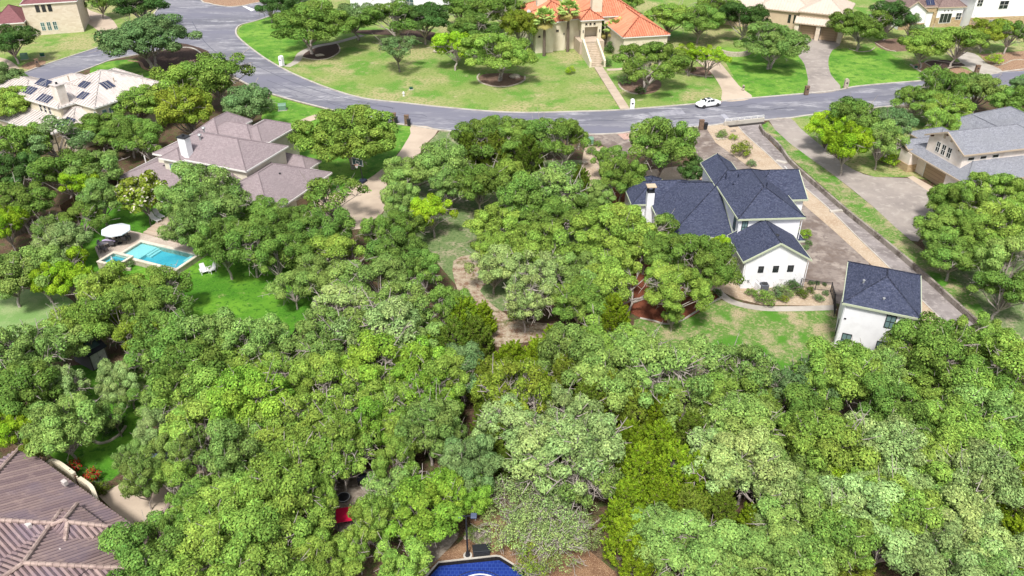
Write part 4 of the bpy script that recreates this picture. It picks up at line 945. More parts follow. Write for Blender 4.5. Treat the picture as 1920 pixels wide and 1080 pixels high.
# bins beside pillars
for px, py, lb in ((1322, 243, 'black wheeled bin beside the brick pillar at the gravel corner'), (767, 236, 'black wheeled bin beside the right brick pillar'), (743, 232, 'black wheeled bin beside the left brick pillar')):
    t = empty('wheeled_bin', (*gp(px, py), .1), random.uniform(-.2, .2), lb, 'bin')
    bm = B(); vs = box(bm, -.3, .3, -.33, .33, .08, 1.0)
    for v in vs[:4]: v.co.x *= .8; v.co.y *= .8
    bevel(bm, .03, 1); obj('body', bm, M['black'], t); bm = B(); box(bm, -.33, .33, -.37, .36, 1.0, 1.07); bevel(bm, .02, 1); obj('lid', bm, M['frame_black'], t)
    for sx in (-1, 1): bm = B(); tube(bm, [(sx*.26, .28, .1), (sx*.32, .28, .1)], .1, 10); obj('wheel', bm, M['black'], t)
# utility boxes, hydrants
def ubox(px, py, w_, d_, h_, m, label, cat, yaw=.2):
    t = empty('utility_box', (*gp(px, py), .0), yaw, label, cat)
    bm = B(); box(bm, -w_/2-.12, w_/2+.12, -d_/2-.12, d_/2+.12, 0, .1); obj('pad', bm, M['kerb'], t)
    bm = B(); box(bm, -w_/2, w_/2, -d_/2, d_/2, .1, h_*.8); bevel(bm, .03, 1); obj('cabinet', bm, M[m], t)
    bm = B(); vs = box(bm, -w_/2-.02, w_/2+.02, -d_/2-.02, d_/2+.02, h_*.8, h_)
    for v in vs[4:]: v.co.y = v.co.y*.7+.1
    obj('lid', bm, M[m], t)
ubox(530, 206, 1.3, 1.1, 1.1, 'plastic_green', 'pale green utility cabinet on the bright lawn below the street', 'utility box')
ubox(47, 111, 1.3, 1.1, 1.2, 'plastic_green', 'grey-green utility cabinet on the upper left lawn', 'utility box', .4)
ubox(80, 106, .8, .6, .7, 'green_dark', 'small dark green utility box on the upper left lawn', 'utility box', .4)
ubox(1106, 270, 1.0, .9, 1.1, 'plastic_green', 'green utility cabinet beside the gravel at the central grove', 'utility box')
ubox(771, 168, .6, .4, .45, 'green_dark', 'little dark green utility box on the lawn near the white hydrant', 'utility box')
ubox(1717, 128, .5, .4, .45, 'green_dark', 'small green box at the corner of the river rock bed', 'utility box')
t = empty('hydrant', (*gp(757, 180), 0), 0, 'small white hydrant on the large lawn near the kerb', 'hydrant')
bm = B(); lathe(bm, [(.2, 0), (.2, .08), (.14, .1), (.14, .6), (.18, .62), (.18, .68), (.1, .82), (.03, .86)], 12); obj('body', bm, M['white_paint'], t)
bm = B(); tube(bm, [(-.26, 0, .5), (.26, 0, .5)], .07, 8); tube(bm, [(0, -.25, .45), (0, 0, .45)], .08, 8); obj('nozzle', bm, M['white_paint'], t)

# stepping walk to the stairs
P0, P1 = G(1122, 128), G(1172, 205)
d = (P1-P0).to_2d(); L = d.length; d.normalize()
w_ = empty('stepping_walk', (P0.x, P0.y, 0), math.atan2(d.y, d.x), 'pale stone walk with broad steps running down the lawn to the street', 'walk')
for i in range(11):
    a = L*i/11; bm = B(); box(bm, a+.03, a+L/11-.08, -.85, .85, 0, .14+.012*(11-i)); obj('tread', bm, M['travertine'] if 0 else M['conc_tan'], w_)
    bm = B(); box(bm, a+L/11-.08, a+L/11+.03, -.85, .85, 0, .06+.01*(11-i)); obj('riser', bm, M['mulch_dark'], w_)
ribbon('walk', [(1138,131),(1160,130),(1185,127)], 1.2, .01, .03, M['conc_tan'], 3)

# boulders
def boulder(px, py, r, label, m='limestone', seed=1):
    bm = B(); rock(bm, (0, 0, r[2]*.3), r, seed); o = obj('boulder', bm, M[m]); o.location = (*gp(px, py), 0); tag(o, label, 'boulder')
boulder(599, 105, (1.1, .6, .5), 'flat pale boulder in the dark bed under the twin-trunk oak', seed=1)
boulder(823, 98, (1.3, .9, .9), 'large pale boulder at the end of the mulch bed beside the lawn', seed=2)
boulder(965, 145, (1.3, .9, .8), 'pale boulder in the round stone-edged bed', seed=3)
boulder(1097, 307, (.6, .5, .5), 'small pale rock on the gravel by the central grove', seed=4)
boulder(1130, 285, (1.0, .7, .35), 'flat tan boulder on the gravel by the central grove', seed=5)
boulder(1206, 373, (1.1, .7, .6), 'pale boulder beside the left corner of the farmhouse', seed=6)
boulder(903, 1016, (.8, .6, .6), 'grey boulder behind the black storage box', 'flag', seed=7)
boulder(893, 1006, (.45, .4, .4), 'smaller grey boulder beside the one behind the storage box', 'flag', seed=8)
boulder(1352, 262, (.9, .5, .4), 'pale boulder in the gravel garden near the bridge', seed=9)
boulder(1375, 247, (.5, .4, .4), 'grey rock beside the agave in the gravel garden', 'flag', seed=10)
boulder(875, 1008, (.3, .3, .25), 'small white stone beside the lamp post', seed=11)
boulder(1768, 142, (.5, .4, .4), 'single pale rock in the river rock bed', seed=12)

# car
def car():
    p = G(1327, 199); t = empty('parked_car', (p.x, p.y, .02), yaw_px((1305,203),(1352,196))+math.pi, 'white sedan with dark wheels parked along the kerb of the curving street', 'car')
    W = mat('car_paint_white', (.8,.8,.8), .25, spec=.6)
    # side profile stations: x, half width, z low, belt z, roof z, roof half width
    st = [(-2.32,.62,.38,.62,.66,.5),(-2.25,.80,.26,.74,.80,.6),(-1.75,.90,.22,.88,.96,.62),(-1.25,.92,.20,.93,1.02,.58),(-.75,.93,.20,.95,1.34,.55),(-.2,.93,.20,.95,1.44,.58),(.4,.93,.20,.94,1.42,.58),(.85,.93,.20,.92,1.22,.56),(1.25,.92,.20,.90,.96,.6),(1.8,.89,.22,.80,.84,.62),(2.2,.80,.26,.66,.70,.58),(2.33,.60,.36,.54,.56,.48)]
    bm = B(); rows = []
    for x, hw, zl, zb, zr_, rw in st:
        prof = [(-hw*.9, zl), (-hw, zl+.14), (-hw*1.0, zb*.72), (-hw*.95, zb), (-rw, zr_-.03 if zr_-zb > .1 else zb+.02), (-rw*.5, zr_), (rw*.5, zr_), (rw, zr_-.03 if zr_-zb > .1 else zb+.02), (hw*.95, zb), (hw*1.0, zb*.72), (hw, zl+.14), (hw*.9, zl)]
        rows.append([bm.verts.new((x, y, z)) for y, z in prof])
    n = 12
    for a, b in zip(rows, rows[1:]):
        for k in range(n): bm.faces.new((a[k], a[(k+1) % n], b[(k+1) % n], b[k]))
    bm.faces.new(rows[0]); bm.faces.new(list(reversed(rows[-1]))); bmesh.ops.recalc_face_normals(bm, faces=list(bm.faces))
    o = obj('body', bm, W, t, smooth=True)
    ss = o.modifiers.new('s', 'SUBSURF'); ss.levels = ss.render_levels = 2
    gm = M['glass_dark']
    def pane(name, pts, m=gm):
        bm = B(); vs = [bm.verts.new(p) for p in pts]; f = bm.faces.new(vs)
        r = bmesh.ops.extrude_face_region(bm, geom=[f]); c = Vector((0, 0, .5))
        for v in [g for g in r['geom'] if isinstance(g, bmesh.types.BMVert)]: v.co += (c-v.co).normalized()*.05
        bmesh.ops.recalc_face_normals(bm, faces=list(bm.faces)); obj(name, bm, m, t)
    pane('windscreen', [(1.18,-.62,.99),(1.18,.62,.99),(.62,.50,1.36),(.62,-.50,1.36)])
    pane('rear_window', [(-1.2,-.56,1.03),(-1.2,.56,1.03),(-.74,.48,1.34),(-.74,-.48,1.34)])
    for sg in (-1, 1):
        pane('side_window', [(.95,sg*.83,.99),(.12,sg*.85,1.0),(.12,sg*.64,1.35),(.5,sg*.64,1.33)])
        pane('side_window', [(.04,sg*.85,1.0),(-.95,sg*.82,1.02),(-.62,sg*.62,1.32),(.04,sg*.64,1.36)])
        bm = B(); box(bm, 2.1, 2.24, sg*.52-.16, sg*.52+.16, .52, .66); bevel(bm, .03, 1); obj('headlight', bm, M['glass'], t)
        bm = B(); box(bm, -2.3, -2.2, sg*.55-.16, sg*.55+.16, .62, .74); obj('tail_light', bm, mat('tail_red', (.4,.02,.02), .4), t)
        bm = B(); box(bm, .78, .98, sg*.98-.08, sg*.98+.08, .95, 1.07); bevel(bm, .02, 1); obj('wing_mirror', bm, W, t)
        for x in (-1.42, 1.38):
            bm = B(); tube(bm, [(0, -sg*.12, 0), (0, sg*.04, 0)], [.335, .335], 20); wh = obj('wheel', bm, M['black'], t); wh.location = (x, sg*.90, .335)
            bm = B(); tube(bm, [(0, sg*.03, 0), (0, sg*.055, 0)], [.19, .17], 10); obj('rim', bm, mat('rim_dark', (.05,.05,.055), .4), wh)
    bm = B(); box(bm, -.25, .35, -.36, .36, 1.40, 1.455); bevel(bm, .02, 1); obj('sunroof', bm, gm, t)
    bm = B(); box(bm, 2.26, 2.36, -.4, .4, .34, .46); obj('grille', bm, M['black'], t)
car()
# vehicle under the tree
p = G(1272, 112); t = empty('parked_car', (p.x, p.y, .02), R_(20), 'dark car with blue-grey glass half hidden between the trees by the mansion drive', 'car')
bm = B(); rows = []
for x, hw, zb, zt, rw in ((-2.2,.8,.7,.75,.6),(-1.6,.92,1.0,1.5,.7),(-.2,.94,1.02,1.65,.74),(.8,.94,1.0,1.45,.7),(1.4,.92,.95,1.0,.7),(2.2,.8,.8,.82,.6)):
    rows.append([bm.verts.new((x, y, z)) for y, z in ((-hw,.3),(-hw,zb),(-rw,zt),(rw,zt),(hw,zb),(hw,.3))])
for a, b in zip(rows, rows[1:]):
    for k in range(6): bm.faces.new((a[k], a[(k+1) % 6], b[(k+1) % 6], b[k]))
bm.faces.new(rows[0]); bm.faces.new(list(reversed(rows[-1]))); bmesh.ops.recalc_face_normals(bm, faces=list(bm.faces)); bevel(bm, .05, 2); obj('body', bm, mat('car_paint_dark', (.03,.035,.05), .3, spec=.6), t, smooth=False)
bm = B(); vs = [bm.verts.new(v) for v in ((1.36,-.7,1.05),(1.36,.7,1.05),(.86,.62,1.46),(.86,-.62,1.46))]; bm.faces.new(vs); bm.faces.new([bm.verts.new(v.co-Vector((.02,0,.03))) for v in reversed(vs)]); obj('windscreen', bm, M['glass'], t)
for x in (-1.4, 1.4):
    for sg in (-1, 1): bm = B(); tube(bm, [(x, sg*.8, .34), (x, sg*.96, .34)], .34, 14); obj('wheel', bm, M['black'], t)

# basketball hoop
p = G(676, 344); t = empty('basketball_hoop', (p.x, p.y, .02), R_(-25), 'portable basketball hoop with clear backboard at the top of the tan drive pad', 'basketball hoop')
bm = B(); vs = box(bm, -.5, .5, -.1, 1.1, 0, .35); bevel(bm, .06, 2); obj('base', bm, M['trim_dark'], t)
bm = B(); tube(bm, [(0, .7, .3), (0, .45, 1.8), (0, .3, 3.1)], .07, 8); tube(bm, [(0, .45, 2.2), (0, -.1, 3.0)], .05, 6); obj('pole', bm, M['black'], t)
bm = B(); 
for a, b, c, d_ in ((-.92,.92,2.85,2.93),(-.92,.92,3.87,3.95),(-.92,-.84,2.93,3.87),(.84,.92,2.93,3.87),(-.32,.32,3.05,3.1),(-.32,.32,3.5,3.55),(-.32,-.27,3.1,3.5),(.27,.32,3.1,3.5)): box(bm, a, b, -.20, -.14, c, d_)
bb = obj('backboard', bm, M['white_paint'], t); bm = B(); box(bm, -.86, .86, -.175, -.155, 2.9, 3.9); obj('board_glass', bm, M['glass'], bb)
bm = B(); N_ = 18; tube(bm, [(.23*math.cos(2*math.pi*k/N_), -.45+.23*math.sin(2*math.pi*k/N_), 3.05) for k in range(N_+1)], .02, 5); obj('rim', bm, M['orange'], t)
bm = B()
for k in range(12):
    a = 2*math.pi*k/12
    for s_ in (1, -1): tube(bm, [(.23*math.cos(a), -.45+.23*math.sin(a), 3.05), (.17*math.cos(a+s_*.5), -.45+.17*math.sin(a+s_*.5), 2.8), (.12*math.cos(a), -.45+.12*math.sin(a), 2.58)], .012, 3)
obj('net', bm, M['white_paint'], t)

# ---------------------------------------------------------------- pool
q = zr(.1463, (160, 390))
ZP = .75
def Q(x, y, z=ZP): a = q(x, y); return G(a[0], a[1], z).to_2d()
A, Bp, Cp = Q(715,405), Q(1480,585), Q(1165,800)            # coping outer NW, NE, SE corners
ux = (Bp-A).normalized(); vy = Vector((-ux.y, ux.x)); W_ = (Bp-A).length; D_ = abs((Cp-Bp).dot(vy))
po = empty('swimming_pool', (A.x, A.y, 0), math.atan2(ux.y, ux.x), 'rectangular turquoise swimming pool with pale coping and white sun shelf', 'pool')
def PL(x, y, z=ZP): v = Q(x, y, z)-A; return v.dot(ux), v.dot(vy)
cw = .38
def frame_ring(bm, x0, x1, y0, y1, w_, z0, z1):
    box(bm, x0, x1, y1-w_, y1, z0, z1); box(bm, x0, x1, y0, y0+w_, z0, z1); box(bm, x0, x0+w_, y0+w_, y1-w_, z0, z1); box(bm, x1-w_, x1, y0+w_, y1-w_, z0, z1)
bm = B(); frame_ring(bm, 0, W_, -D_, 0, cw, ZP-.12, ZP); obj('coping', bm, M['coping'], po)
bm = B(); frame_ring(bm, .04, W_-.04, -D_+.04, -.04, cw-.06, 0, ZP-.12); obj('basin_wall', bm, M['limestone'], po)
bm = B(); box(bm, cw-.05, W_-cw+.05, -D_+cw-.05, -cw+.05, .0, .02); obj('basin_floor', bm, M['pool_tile'], po)
sx = W_*.30; bm = B(); box(bm, cw, sx, -D_+cw, -cw, .02, ZP-.32); obj('sun_shelf', bm, M['pool_shelf'], po)
bm = B(); box(bm, sx, sx+.35, -2.2, -cw, .02, ZP-.42); box(bm, sx+.35, sx+.7, -2.2, -cw, .02, ZP-.55); obj('pool_steps', bm, M['pool_shelf'], po)
bm = B(); box(bm, W_-cw-1.0, W_-cw, -1.6, -cw, .02, ZP-.42); obj('corner_seat', bm, M['pool_shelf'], po)
bm = B(); v_ = [bm.verts.new(p) for p in ((cw-.01,-D_+cw-.01,ZP-.14),(W_-cw+.01,-D_+cw-.01,ZP-.14),(W_-cw+.01,-cw+.01,ZP-.14),(cw-.01,-cw+.01,ZP-.14))]; bm.faces.new(v_); obj('water', bm, M['water'], po)
# spa
S0 = PL(355,560); S1 = PL(190,690); S2 = PL(575,625); S3 = PL(385,745)
sx0, sx1 = -2.6, .25; sy1 = (S0[1]+S2[1])/2+.2; 
sp = Q(190,690)*0+Q(380,650, 1.0); spr = sp-A; sc_ = (spr.dot(ux), spr.dot(vy))
so_ = empty('spa', (*(A+ux*sc_[0]+vy*sc_[1]), 0), math.atan2(ux.y, ux.x), 'small square turquoise spa with pale coping at the left corner of the pool', 'spa')
w2, d2 = 1.55, 1.35
bm = B(); frame_ring(bm, -w2, w2, -d2, d2, .34, .9, 1.02); obj('coping', bm, M['coping'], so_)
bm = B(); frame_ring(bm, -w2+.04, w2-.04, -d2+.04, d2-.04, .28, 0, .9); obj('basin_wall', bm, M['limestone'], so_)
bm = B(); box(bm, -w2+.3, w2-.3, -d2+.3, d2-.3, .1, .2); box(bm, -w2+.3, -w2+.7, -d2+.3, d2-.3, .2, .55); box(bm, -w2+.7, w2-.3, d2-.7, d2-.3, .2, .55); obj('basin_floor', bm, M['pool_tile'], so_)
bm = B(); v_ = [bm.verts.new(p) for p in ((-w2+.33,-d2+.33,.88),(w2-.33,-d2+.33,.88),(w2-.33,d2-.33,.88),(-w2+.33,d2-.33,.88))]; bm.faces.new(v_); obj('water', bm, M['water'], so_)
# deck (raised paving) with steps
def LW(x, y): v = A+ux*x+vy*y; return v.x, v.y
dk = [Q(560,285,.62), Q(720,320,.62), Q(1575,540,.62), Q(1530,600,.62)]
bm = B()
def prism(bm, pts, z0, z1):
    n = len(pts); a = [bm.verts.new((p[0], p[1], z0)) for p in pts]; b = [bm.verts.new((p[0], p[1], z1)) for p in pts]
    bm.faces.new(b); bm.faces.new(list(reversed(a)))
    for k in range(n): bm.faces.new((a[k], a[(k+1) % n], b[(k+1) % n], b[k]))
prism(bm, [Q(560,285,.6), Q(740,325,.6), Q(1180,450,.6), Q(1560,540,.6), Q(1490,590,.6), Q(715,412,.6), Q(440,590,.6), Q(200,690,.6), Q(120,500,.6), Q(360,350,.6)], 0, .6)
bmesh.ops.recalc_face_normals(bm, faces=list(bm.faces)); o = obj('pool_deck', bm, M['travertine']); o['kind'] = 'structure'
for i in range(4):
    z_ = .6+.16*(i+1); y0 = i*.62; a, b = Q(745-i*0,320,.6), Q(1210,450,.6)
    n_ = Vector((-(b-a).y, (b-a).x)).normalized(); e_ = (b-a).normalized()
    bm = B(); far = 4.2
    a2 = a+n_*y0+e_*i*.1; b2 = b+n_*y0+e_*3.2
    prism(bm, [a2, b2, b+n_*far+e_*3.2, a+n_*far+e_*i*.1], .0, z_); bmesh.ops.recalc_face_normals(bm, faces=list(bm.faces))
    o = obj('garden_steps', bm, M['conc_tan']); o['kind'] = 'structure'
ribbon('garden_edge', [q(440,750), q(500,790), q(590,800)], .3, 0, .3, M['limestone'], 3)

# parasol, furniture
def parasol(px, py, r, h, label, yaw=0, closed=False, tilt=0):
    p = G(px, py, h); t = empty('parasol', (p.x, p.y, .6), yaw, label, 'parasol'); hh = h-.6
    bm = B(); cyl(bm, 0, 0, 0, hh, .03, .03, 8); obj('pole', bm, M['black'], t)
    bm = B(); cyl(bm, 0, 0, 0, .1, .3, .25, 14); obj('base', bm, M['black'], t)
    bm = B()
    if closed: lathe(bm, [(.03, hh-1.5), (.16, hh-1.4), (.12, hh-.4), (.03, hh)], 10)
    else:
        n = 8; apex = bm.verts.new((0, 0, hh+.1)); ring1 = []; ring2 = []; lip = []
        for k in range(n*2):
            a = math.pi*k/n; sag = .93 if k % 2 else 1
            ring1.append(bm.verts.new((r*.5*math.cos(a)*sag, r*.5*math.sin(a)*sag, hh-.16-(.03 if k % 2 else 0))))
            ring2.append(bm.verts.new((r*math.cos(a)*sag, r*math.sin(a)*sag, hh-.5)))
            lip.append(bm.verts.new((r*math.cos(a)*sag, r*math.sin(a)*sag, hh-.62)))
        m_ = n*2
        for k in range(m_):
            bm.faces.new((apex, ring1[k], ring1[(k+1) % m_])); bm.faces.new((ring1[k], ring2[k], ring2[(k+1) % m_], ring1[(k+1) % m_])); bm.faces.new((ring2[k], lip[k], lip[(k+1) % m_], ring2[(k+1) % m_]))
    obj('canopy', bm, M['cloth_white'], t)
    if not closed:
        bm = B()
        for k in range(8): a = math.pi*2*k/8; tube(bm, [(0, 0, hh+.05), (r*.97*math.cos(a), r*.97*math.sin(a), hh-.53)], .012, 4)
        obj('ribs', bm, M['steel'], t)
parasol(215, 424, 1.75, 3.0, 'large open white parasol over the patio beside the pool')
parasol(208, 480, .3, 3.2, 'closed white parasol standing in the corner spa', closed=True)
def chair(px, py, yaw, label, m='steel', z=.6, group='patio chairs around the pool tables'):
    p = G(px, py, z); t = empty('patio_chair', (p.x, p.y, z), yaw, label, 'chair', group)
    bm = B(); box(bm, -.28, .28, -.28, .28, .42, .47); bevel(bm, .015, 1); obj('seat', bm, M[m], t)
    bm = B(); vs = box(bm, -.28, .28, .24, .29, .5, 1.0)
    for v in vs[4:]: v.co.y += .12
    obj('backrest', bm, M[m], t)
    for sx in (-1, 1):
        for sy in (-1, 1): bm = B(); tube(bm, [(sx*.27, sy*.27, 0), (sx*.25, sy*.25, .44)], .025, 5); obj('leg', bm, M['black'], t)
        bm = B(); box(bm, sx*.28-.03, sx*.28+.03, -.26, .26, .64, .67); obj('armrest', bm, M['black'], t)
M['chair'] = mat('chair_grey', C(120,118,124), .7)
for i, (x, y, a) in enumerate(((490,395,2.2),(555,405,-1.2),(520,440,3.0),(400,470,-1.0),(345,500,-2.6),(310,455,.4),(255,560,2.8),(215,565,2.4),(225,505,1.6),(335,375,.2))):
    pos = ('nearest the planter', 'right of the pair by the parasol', 'in front of the pair by the parasol', 'at the right end of the long table', 'at the lower right side of the long table', 'behind the long table', 'at the lower end of the long table beside the spa', 'leftmost beside the spa', 'at the left side of the long table', 'just under the parasol')[i]
    chair(*q(x, y), a, 'grey metal patio chair '+pos, 'chair')
def table(px, py, yaw, L, W, label, m='chair', z=.6, cloth=None):
    p = G(px, py, z); t = empty('patio_table', (p.x, p.y, z), yaw, label, 'table')
    bm = B(); box(bm, -L/2, L/2, -W/2, W/2, .7, .75); bevel(bm, .015, 1); obj('table_top', bm, M[m], t)
    for sx in (-1, 1):
        for sy in (-1, 1): bm = B(); tube(bm, [(sx*(L/2-.1), sy*(W/2-.1), 0), (sx*(L/2-.12), sy*(W/2-.12), .7)], .03, 5); obj('leg', bm, M['black'], t)
table(*q(275,500), math.atan2(ux.y, ux.x)+1.2, 1.9, 1.0, 'long grey patio table between the parasol and the spa')
table(*q(525,372), .3, .7, .7, 'small grey table between two chairs beside the pool')
for i, (x, y, lb) in enumerate(((512,290,'square black planter with shrub at the corner of the pool deck'), (420,375,'square black planter on the pool deck under the parasol'))):
    p = Q(x, y, .6); t = empty('planter', (p.x, p.y, .6), .3, lb, 'planter'); bm = B(); vs = box(bm, -.36, .36, -.36, .36, 0, .62)
    for v in vs[:4]: v.co.x *= .8; v.co.y *= .8
    obj('pot', bm, M['black'], t)
    bm = B(); box(bm, -.3, .3, -.3, .3, .58, .64); obj('soil', bm, M['mulch_dark'], t)
def lounger(px, py, yaw, label, z=0., m='white_paint'):
    p = G(px, py, z); t = empty('sun_lounger', (p.x, p.y, z), yaw, label, 'sun lounger')
    bm = B(); box(bm, -.33, .33, -.9, .35, .3, .36); obj('seat', bm, M[m], t)
    bm = B(); vs = box(bm, -.33, .33, .35, .41, .32, 1.0)
    for v in vs[4:]: v.co.y += .45
    obj('backrest', bm, M[m], t)
    for sx in (-1, 1):
        for y in (-.8, .3): bm = B(); box(bm, sx*.3-.03, sx*.3+.03, y-.03, y+.03, 0, .3); obj('leg', bm, M[m], t)
lounger(*q(900,165), 1.0, 'white sun lounger above the garden steps, left one', 1.2); lounger(*q(950,120), .9, 'white sun lounger behind the other at the garden steps', 1.2)
def lawn_chair(px, py, yaw, label):
    p = G(px, py); t = empty('lawn_chair', (p.x, p.y, 0), yaw, label, 'chair'); 
    bm = B(); vs = box(bm, -.35, .35, -.45, .3, .3, .37)
    for v in vs: v.co.z += -.12*(v.co.y)/.45 if v.co.y > 0 else .06
    bevel(bm, .03, 1); obj('seat', bm, M['white_paint'], t)
    bm = B(); vs = box(bm, -.36, .36, .28, .35, .2, 1.0)
    for v in vs[4:]: v.co.y += .42; v.co.x *= .75
    bevel(bm, .02, 1); obj('backrest', bm, M['white_paint'], t)
    for sx in (-1, 1):
        bm = B(); box(bm, sx*.42-.07, sx*.42+.07, -.45, .35, .52, .57); obj('armrest', bm, M['white_paint'], t)
        for y0 in (-.42, .25): bm = B(); box(bm, sx*.4-.03, sx*.4+.03, y0, y0+.08, 0, .52); obj('leg', bm, M['white_paint'], t)
lawn_chair(*q(1530,835), .6, 'left white lawn chair on the grass by the pool corner'); lawn_chair(*q(1620,820), -.5, 'right white lawn chair on the grass by the pool corner')
# lilac float on table, raft by the fence
bm = B(); tube(bm, [(-.8, 0, 0), (-.4, .12, .05), (.2, .05, .06), (.8, -.1, 0)], [.1, .14, .14, .08], 8); o = obj('pool_float', bm, M['lilac']); pp = Q(300,420,1.5); o.location = (pp.x, pp.y, 1.5); tag(o, 'lilac pool float lying across the patio table', 'pool float')
p = G(226, 352); bm = B(); rock(bm, (0,0,.2), (1.5,.6,.5), 21); o = obj('covered_pile', bm, mat('blue_tarp', C(110,150,190), .6, [(3, C(180,196,206), .45, .6, 5)])); o.location = (p.x, p.y, 0); o.rotation_euler.z = .5; tag(o, 'blue and white tarp heaped against the brown fence', 'tarp')
# raised planter boxes and dark chair at left
p = G(90, 438); t = empty('garden_box', (p.x, p.y, 0), -.35, 'long timber-edged garden box under the left oaks', 'planter'); bm = B(); frame_ring(bm, -2.2, 2.2, -.8, .8, .12, 0, .35); obj('frame', bm, M['grey_wood'], t); bm = B(); box(bm, -2.05, 2.05, -.66, .66, .0, .25); obj('soil', bm, M['mulch_dark'], t)
lounger(86, 432, .4, 'dark folding chair standing at the timber garden box', 0, 'black')

# shed
a_, b_ = G(175,696), G(206,678)
t = empty('garden_shed', (a_.x, a_.y, 0), math.atan2(b_.y-a_.y, b_.x-a_.x), 'small dark shed with pale grey doors among the trees at left', 'shed'); L_ = (b_-a_).length
bm = B(); box(bm, 0, L_, 0, 3.0, 0, 2.0); obj('wall', bm, mat('shed_siding', C(96,92,98), .8), t)
bm = B(); box(bm, .15, L_-.15, -.06, 0, .1, 1.95); dd = obj('door', bm, mat('shed_door', C(190,186,196), .7, [(3, C(172,168,178), .45, .6, 4)]), t)
bm = B(); box(bm, L_/2-.015, L_/2+.015, -.075, -.06, .1, 1.95); lathe(bm, [(.12, 0), (.1, .03)], 10, Matrix.Translation((L_*.5+.1, -.06, 1.1)) @ Matrix.Rotation(R_(90), 4, 'X')); obj('handle', bm, M['shingle_grey'], dd)
bm = B()
for v in (((-.15,-.2,1.95),(L_+.15,-.2,1.95),(L_+.15,1.5,2.75),(-.15,1.5,2.75)), ((-.15,3.2,1.95),(-.15,1.5,2.75),(L_+.15,1.5,2.75),(L_+.15,3.2,1.95))): bm.faces.new([bm.verts.new(p) for p in v]); bm.faces.new([bm.verts.new((p[0], p[1], p[2]-.08)) for p in reversed(v)])
obj('roof', bm, mat('shed_roof', C(62,66,76), .6), t)
bm = B(); vs = box(bm, .5, L_-.3, .2, 1.1, 0, .06)
for v in vs: v.co.z += 2.0+(v.co.y+.2)*.47
obj('skylight', bm, M['glass'], t)

# ---------------------------------------------------------------- court, lamp, seats at the bottom
zc = .03
cpx = [(802,1078),(822,1055),(930,1043),(938,1044),(1000,1082),(1060,1120),(1060,1300),(700,1300),(760,1120)]
poly('sport_court', cpx, zc, M['court_black'])
poly('sport_court', [(800,1088),(824,1062),(936,1051),(990,1084),(1040,1118),(1040,1300),(720,1300),(768,1120)], zc+.006, M['court'])
ribbon('court_edging', cpx, .12, 0, .1, M['kerb'], closed=True)
def arc(name, c, r, w_, m, z, a0=0, a1=180):
    bm = B(); n = 48; A = []; Bq = []
    for k in range(n+1):
        a = R_(a0+(a1-a0)*k/n); A.append(bm.verts.new((c[0]+r*math.cos(a), c[1]+r*math.sin(a), z))); Bq.append(bm.verts.new((c[0]+(r+w_)*math.cos(a), c[1]+(r+w_)*math.sin(a), z)))
    for k in range(n): bm.faces.new((A[k], Bq[k], Bq[k+1], A[k+1]))
    o = obj(name, bm, m); o['kind'] = 'structure'
cc = G(898, 1071); r0 = 2.4
arc('court_line', (cc.x, cc.y-r0), r0, .06, M['black'], zc+.012); 
cc = G(898, 1077); arc('court_line', (cc.x+.1, cc.y-1.9), 1.82, .12, M['white_paint'], zc+.012)
p = G(877, 1043); t = empty('lamp_post', (p.x, p.y, 0), 0, 'black double-headed floodlight post at the corner of the blue court', 'lamp post')
bm = B(); cyl(bm, 0, 0, 0, .12, .34, .34, 16); obj('footing', bm, M['kerb'], t)
bm = B(); cyl(bm, 0, 0, .12, .5, .2, .12, 12); cyl(bm, 0, 0, .5, 4.4, .075, .06, 10); obj('pole', bm, M['black'], t)
bm = B(); box(bm, -.45, .45, -.04, .04, 4.32, 4.4); obj('arm', bm, M['black'], t)
for sx in (-1, 1):
    bm = B(); vs = box(bm, sx*.56-.22, sx*.56+.22, -.22, .22, 4.28, 4.46); bevel(bm, .03, 1); h_ = obj('lamp_head', bm, mat('lamp_housing', C(86,96,120), .45), t); 
    bm = B(); box(bm, sx*.56-.17, sx*.56+.17, -.17, .17, 4.26, 4.28); obj('lens', bm, M['glass'], h_)
p = G(903, 1044); t = empty('storage_box', (p.x, p.y, 0), R_(5), 'black lidded storage bench behind the blue court', 'storage box')
bm = B(); box(bm, -.62, .62, 0, .62, 0, .58); bevel(bm, .02, 1); obj('body', bm, M['black'], t); bm = B(); box(bm, -.66, .66, -.04, .66, .58, .66); bevel(bm, .02, 1); obj('lid', bm, M['frame_black'], t)
# red-topped table tennis style table seen through the oaks
p = G(645, 965, .8); t = empty('red_table', (p.x, p.y, 0), R_(12), 'bright red rectangular table under the foreground oaks', 'table')
bm = B(); box(bm, -.62, .62, -.72, .72, .78, .83); bevel(bm, .01, 1); obj('table_top', bm, M['cloth_red'], t)
for sx in (-1, 1):
    for sy in (-1, 1): bm = B(); box(bm, sx*.5-.04, sx*.5+.04, sy*.6-.04, sy*.6+.04, 0, .78); obj('leg', bm, M['black'], t)
p = G(681, 907); t = empty('grill', (p.x, p.y, 0), .1, 'dark blue-black grill on the flagstones under the oaks', 'grill')
bm = B(); box(bm, -.4, .4, -.25, .25, .5, .8); bevel(bm, .03, 1); obj('body', bm, M['trim_dark'], t); bm = B(); vs = box(bm, -.4, .4, -.25, .25, .8, 1.05)
for v in vs[4:]: v.co.y *= .5
obj('lid', bm, M['trim_dark'], t)
for sx in (-1, 1): bm = B(); box(bm, sx*.35-.03, sx*.35+.03, -.2, .2, 0, .5); obj('leg', bm, M['black'], t)
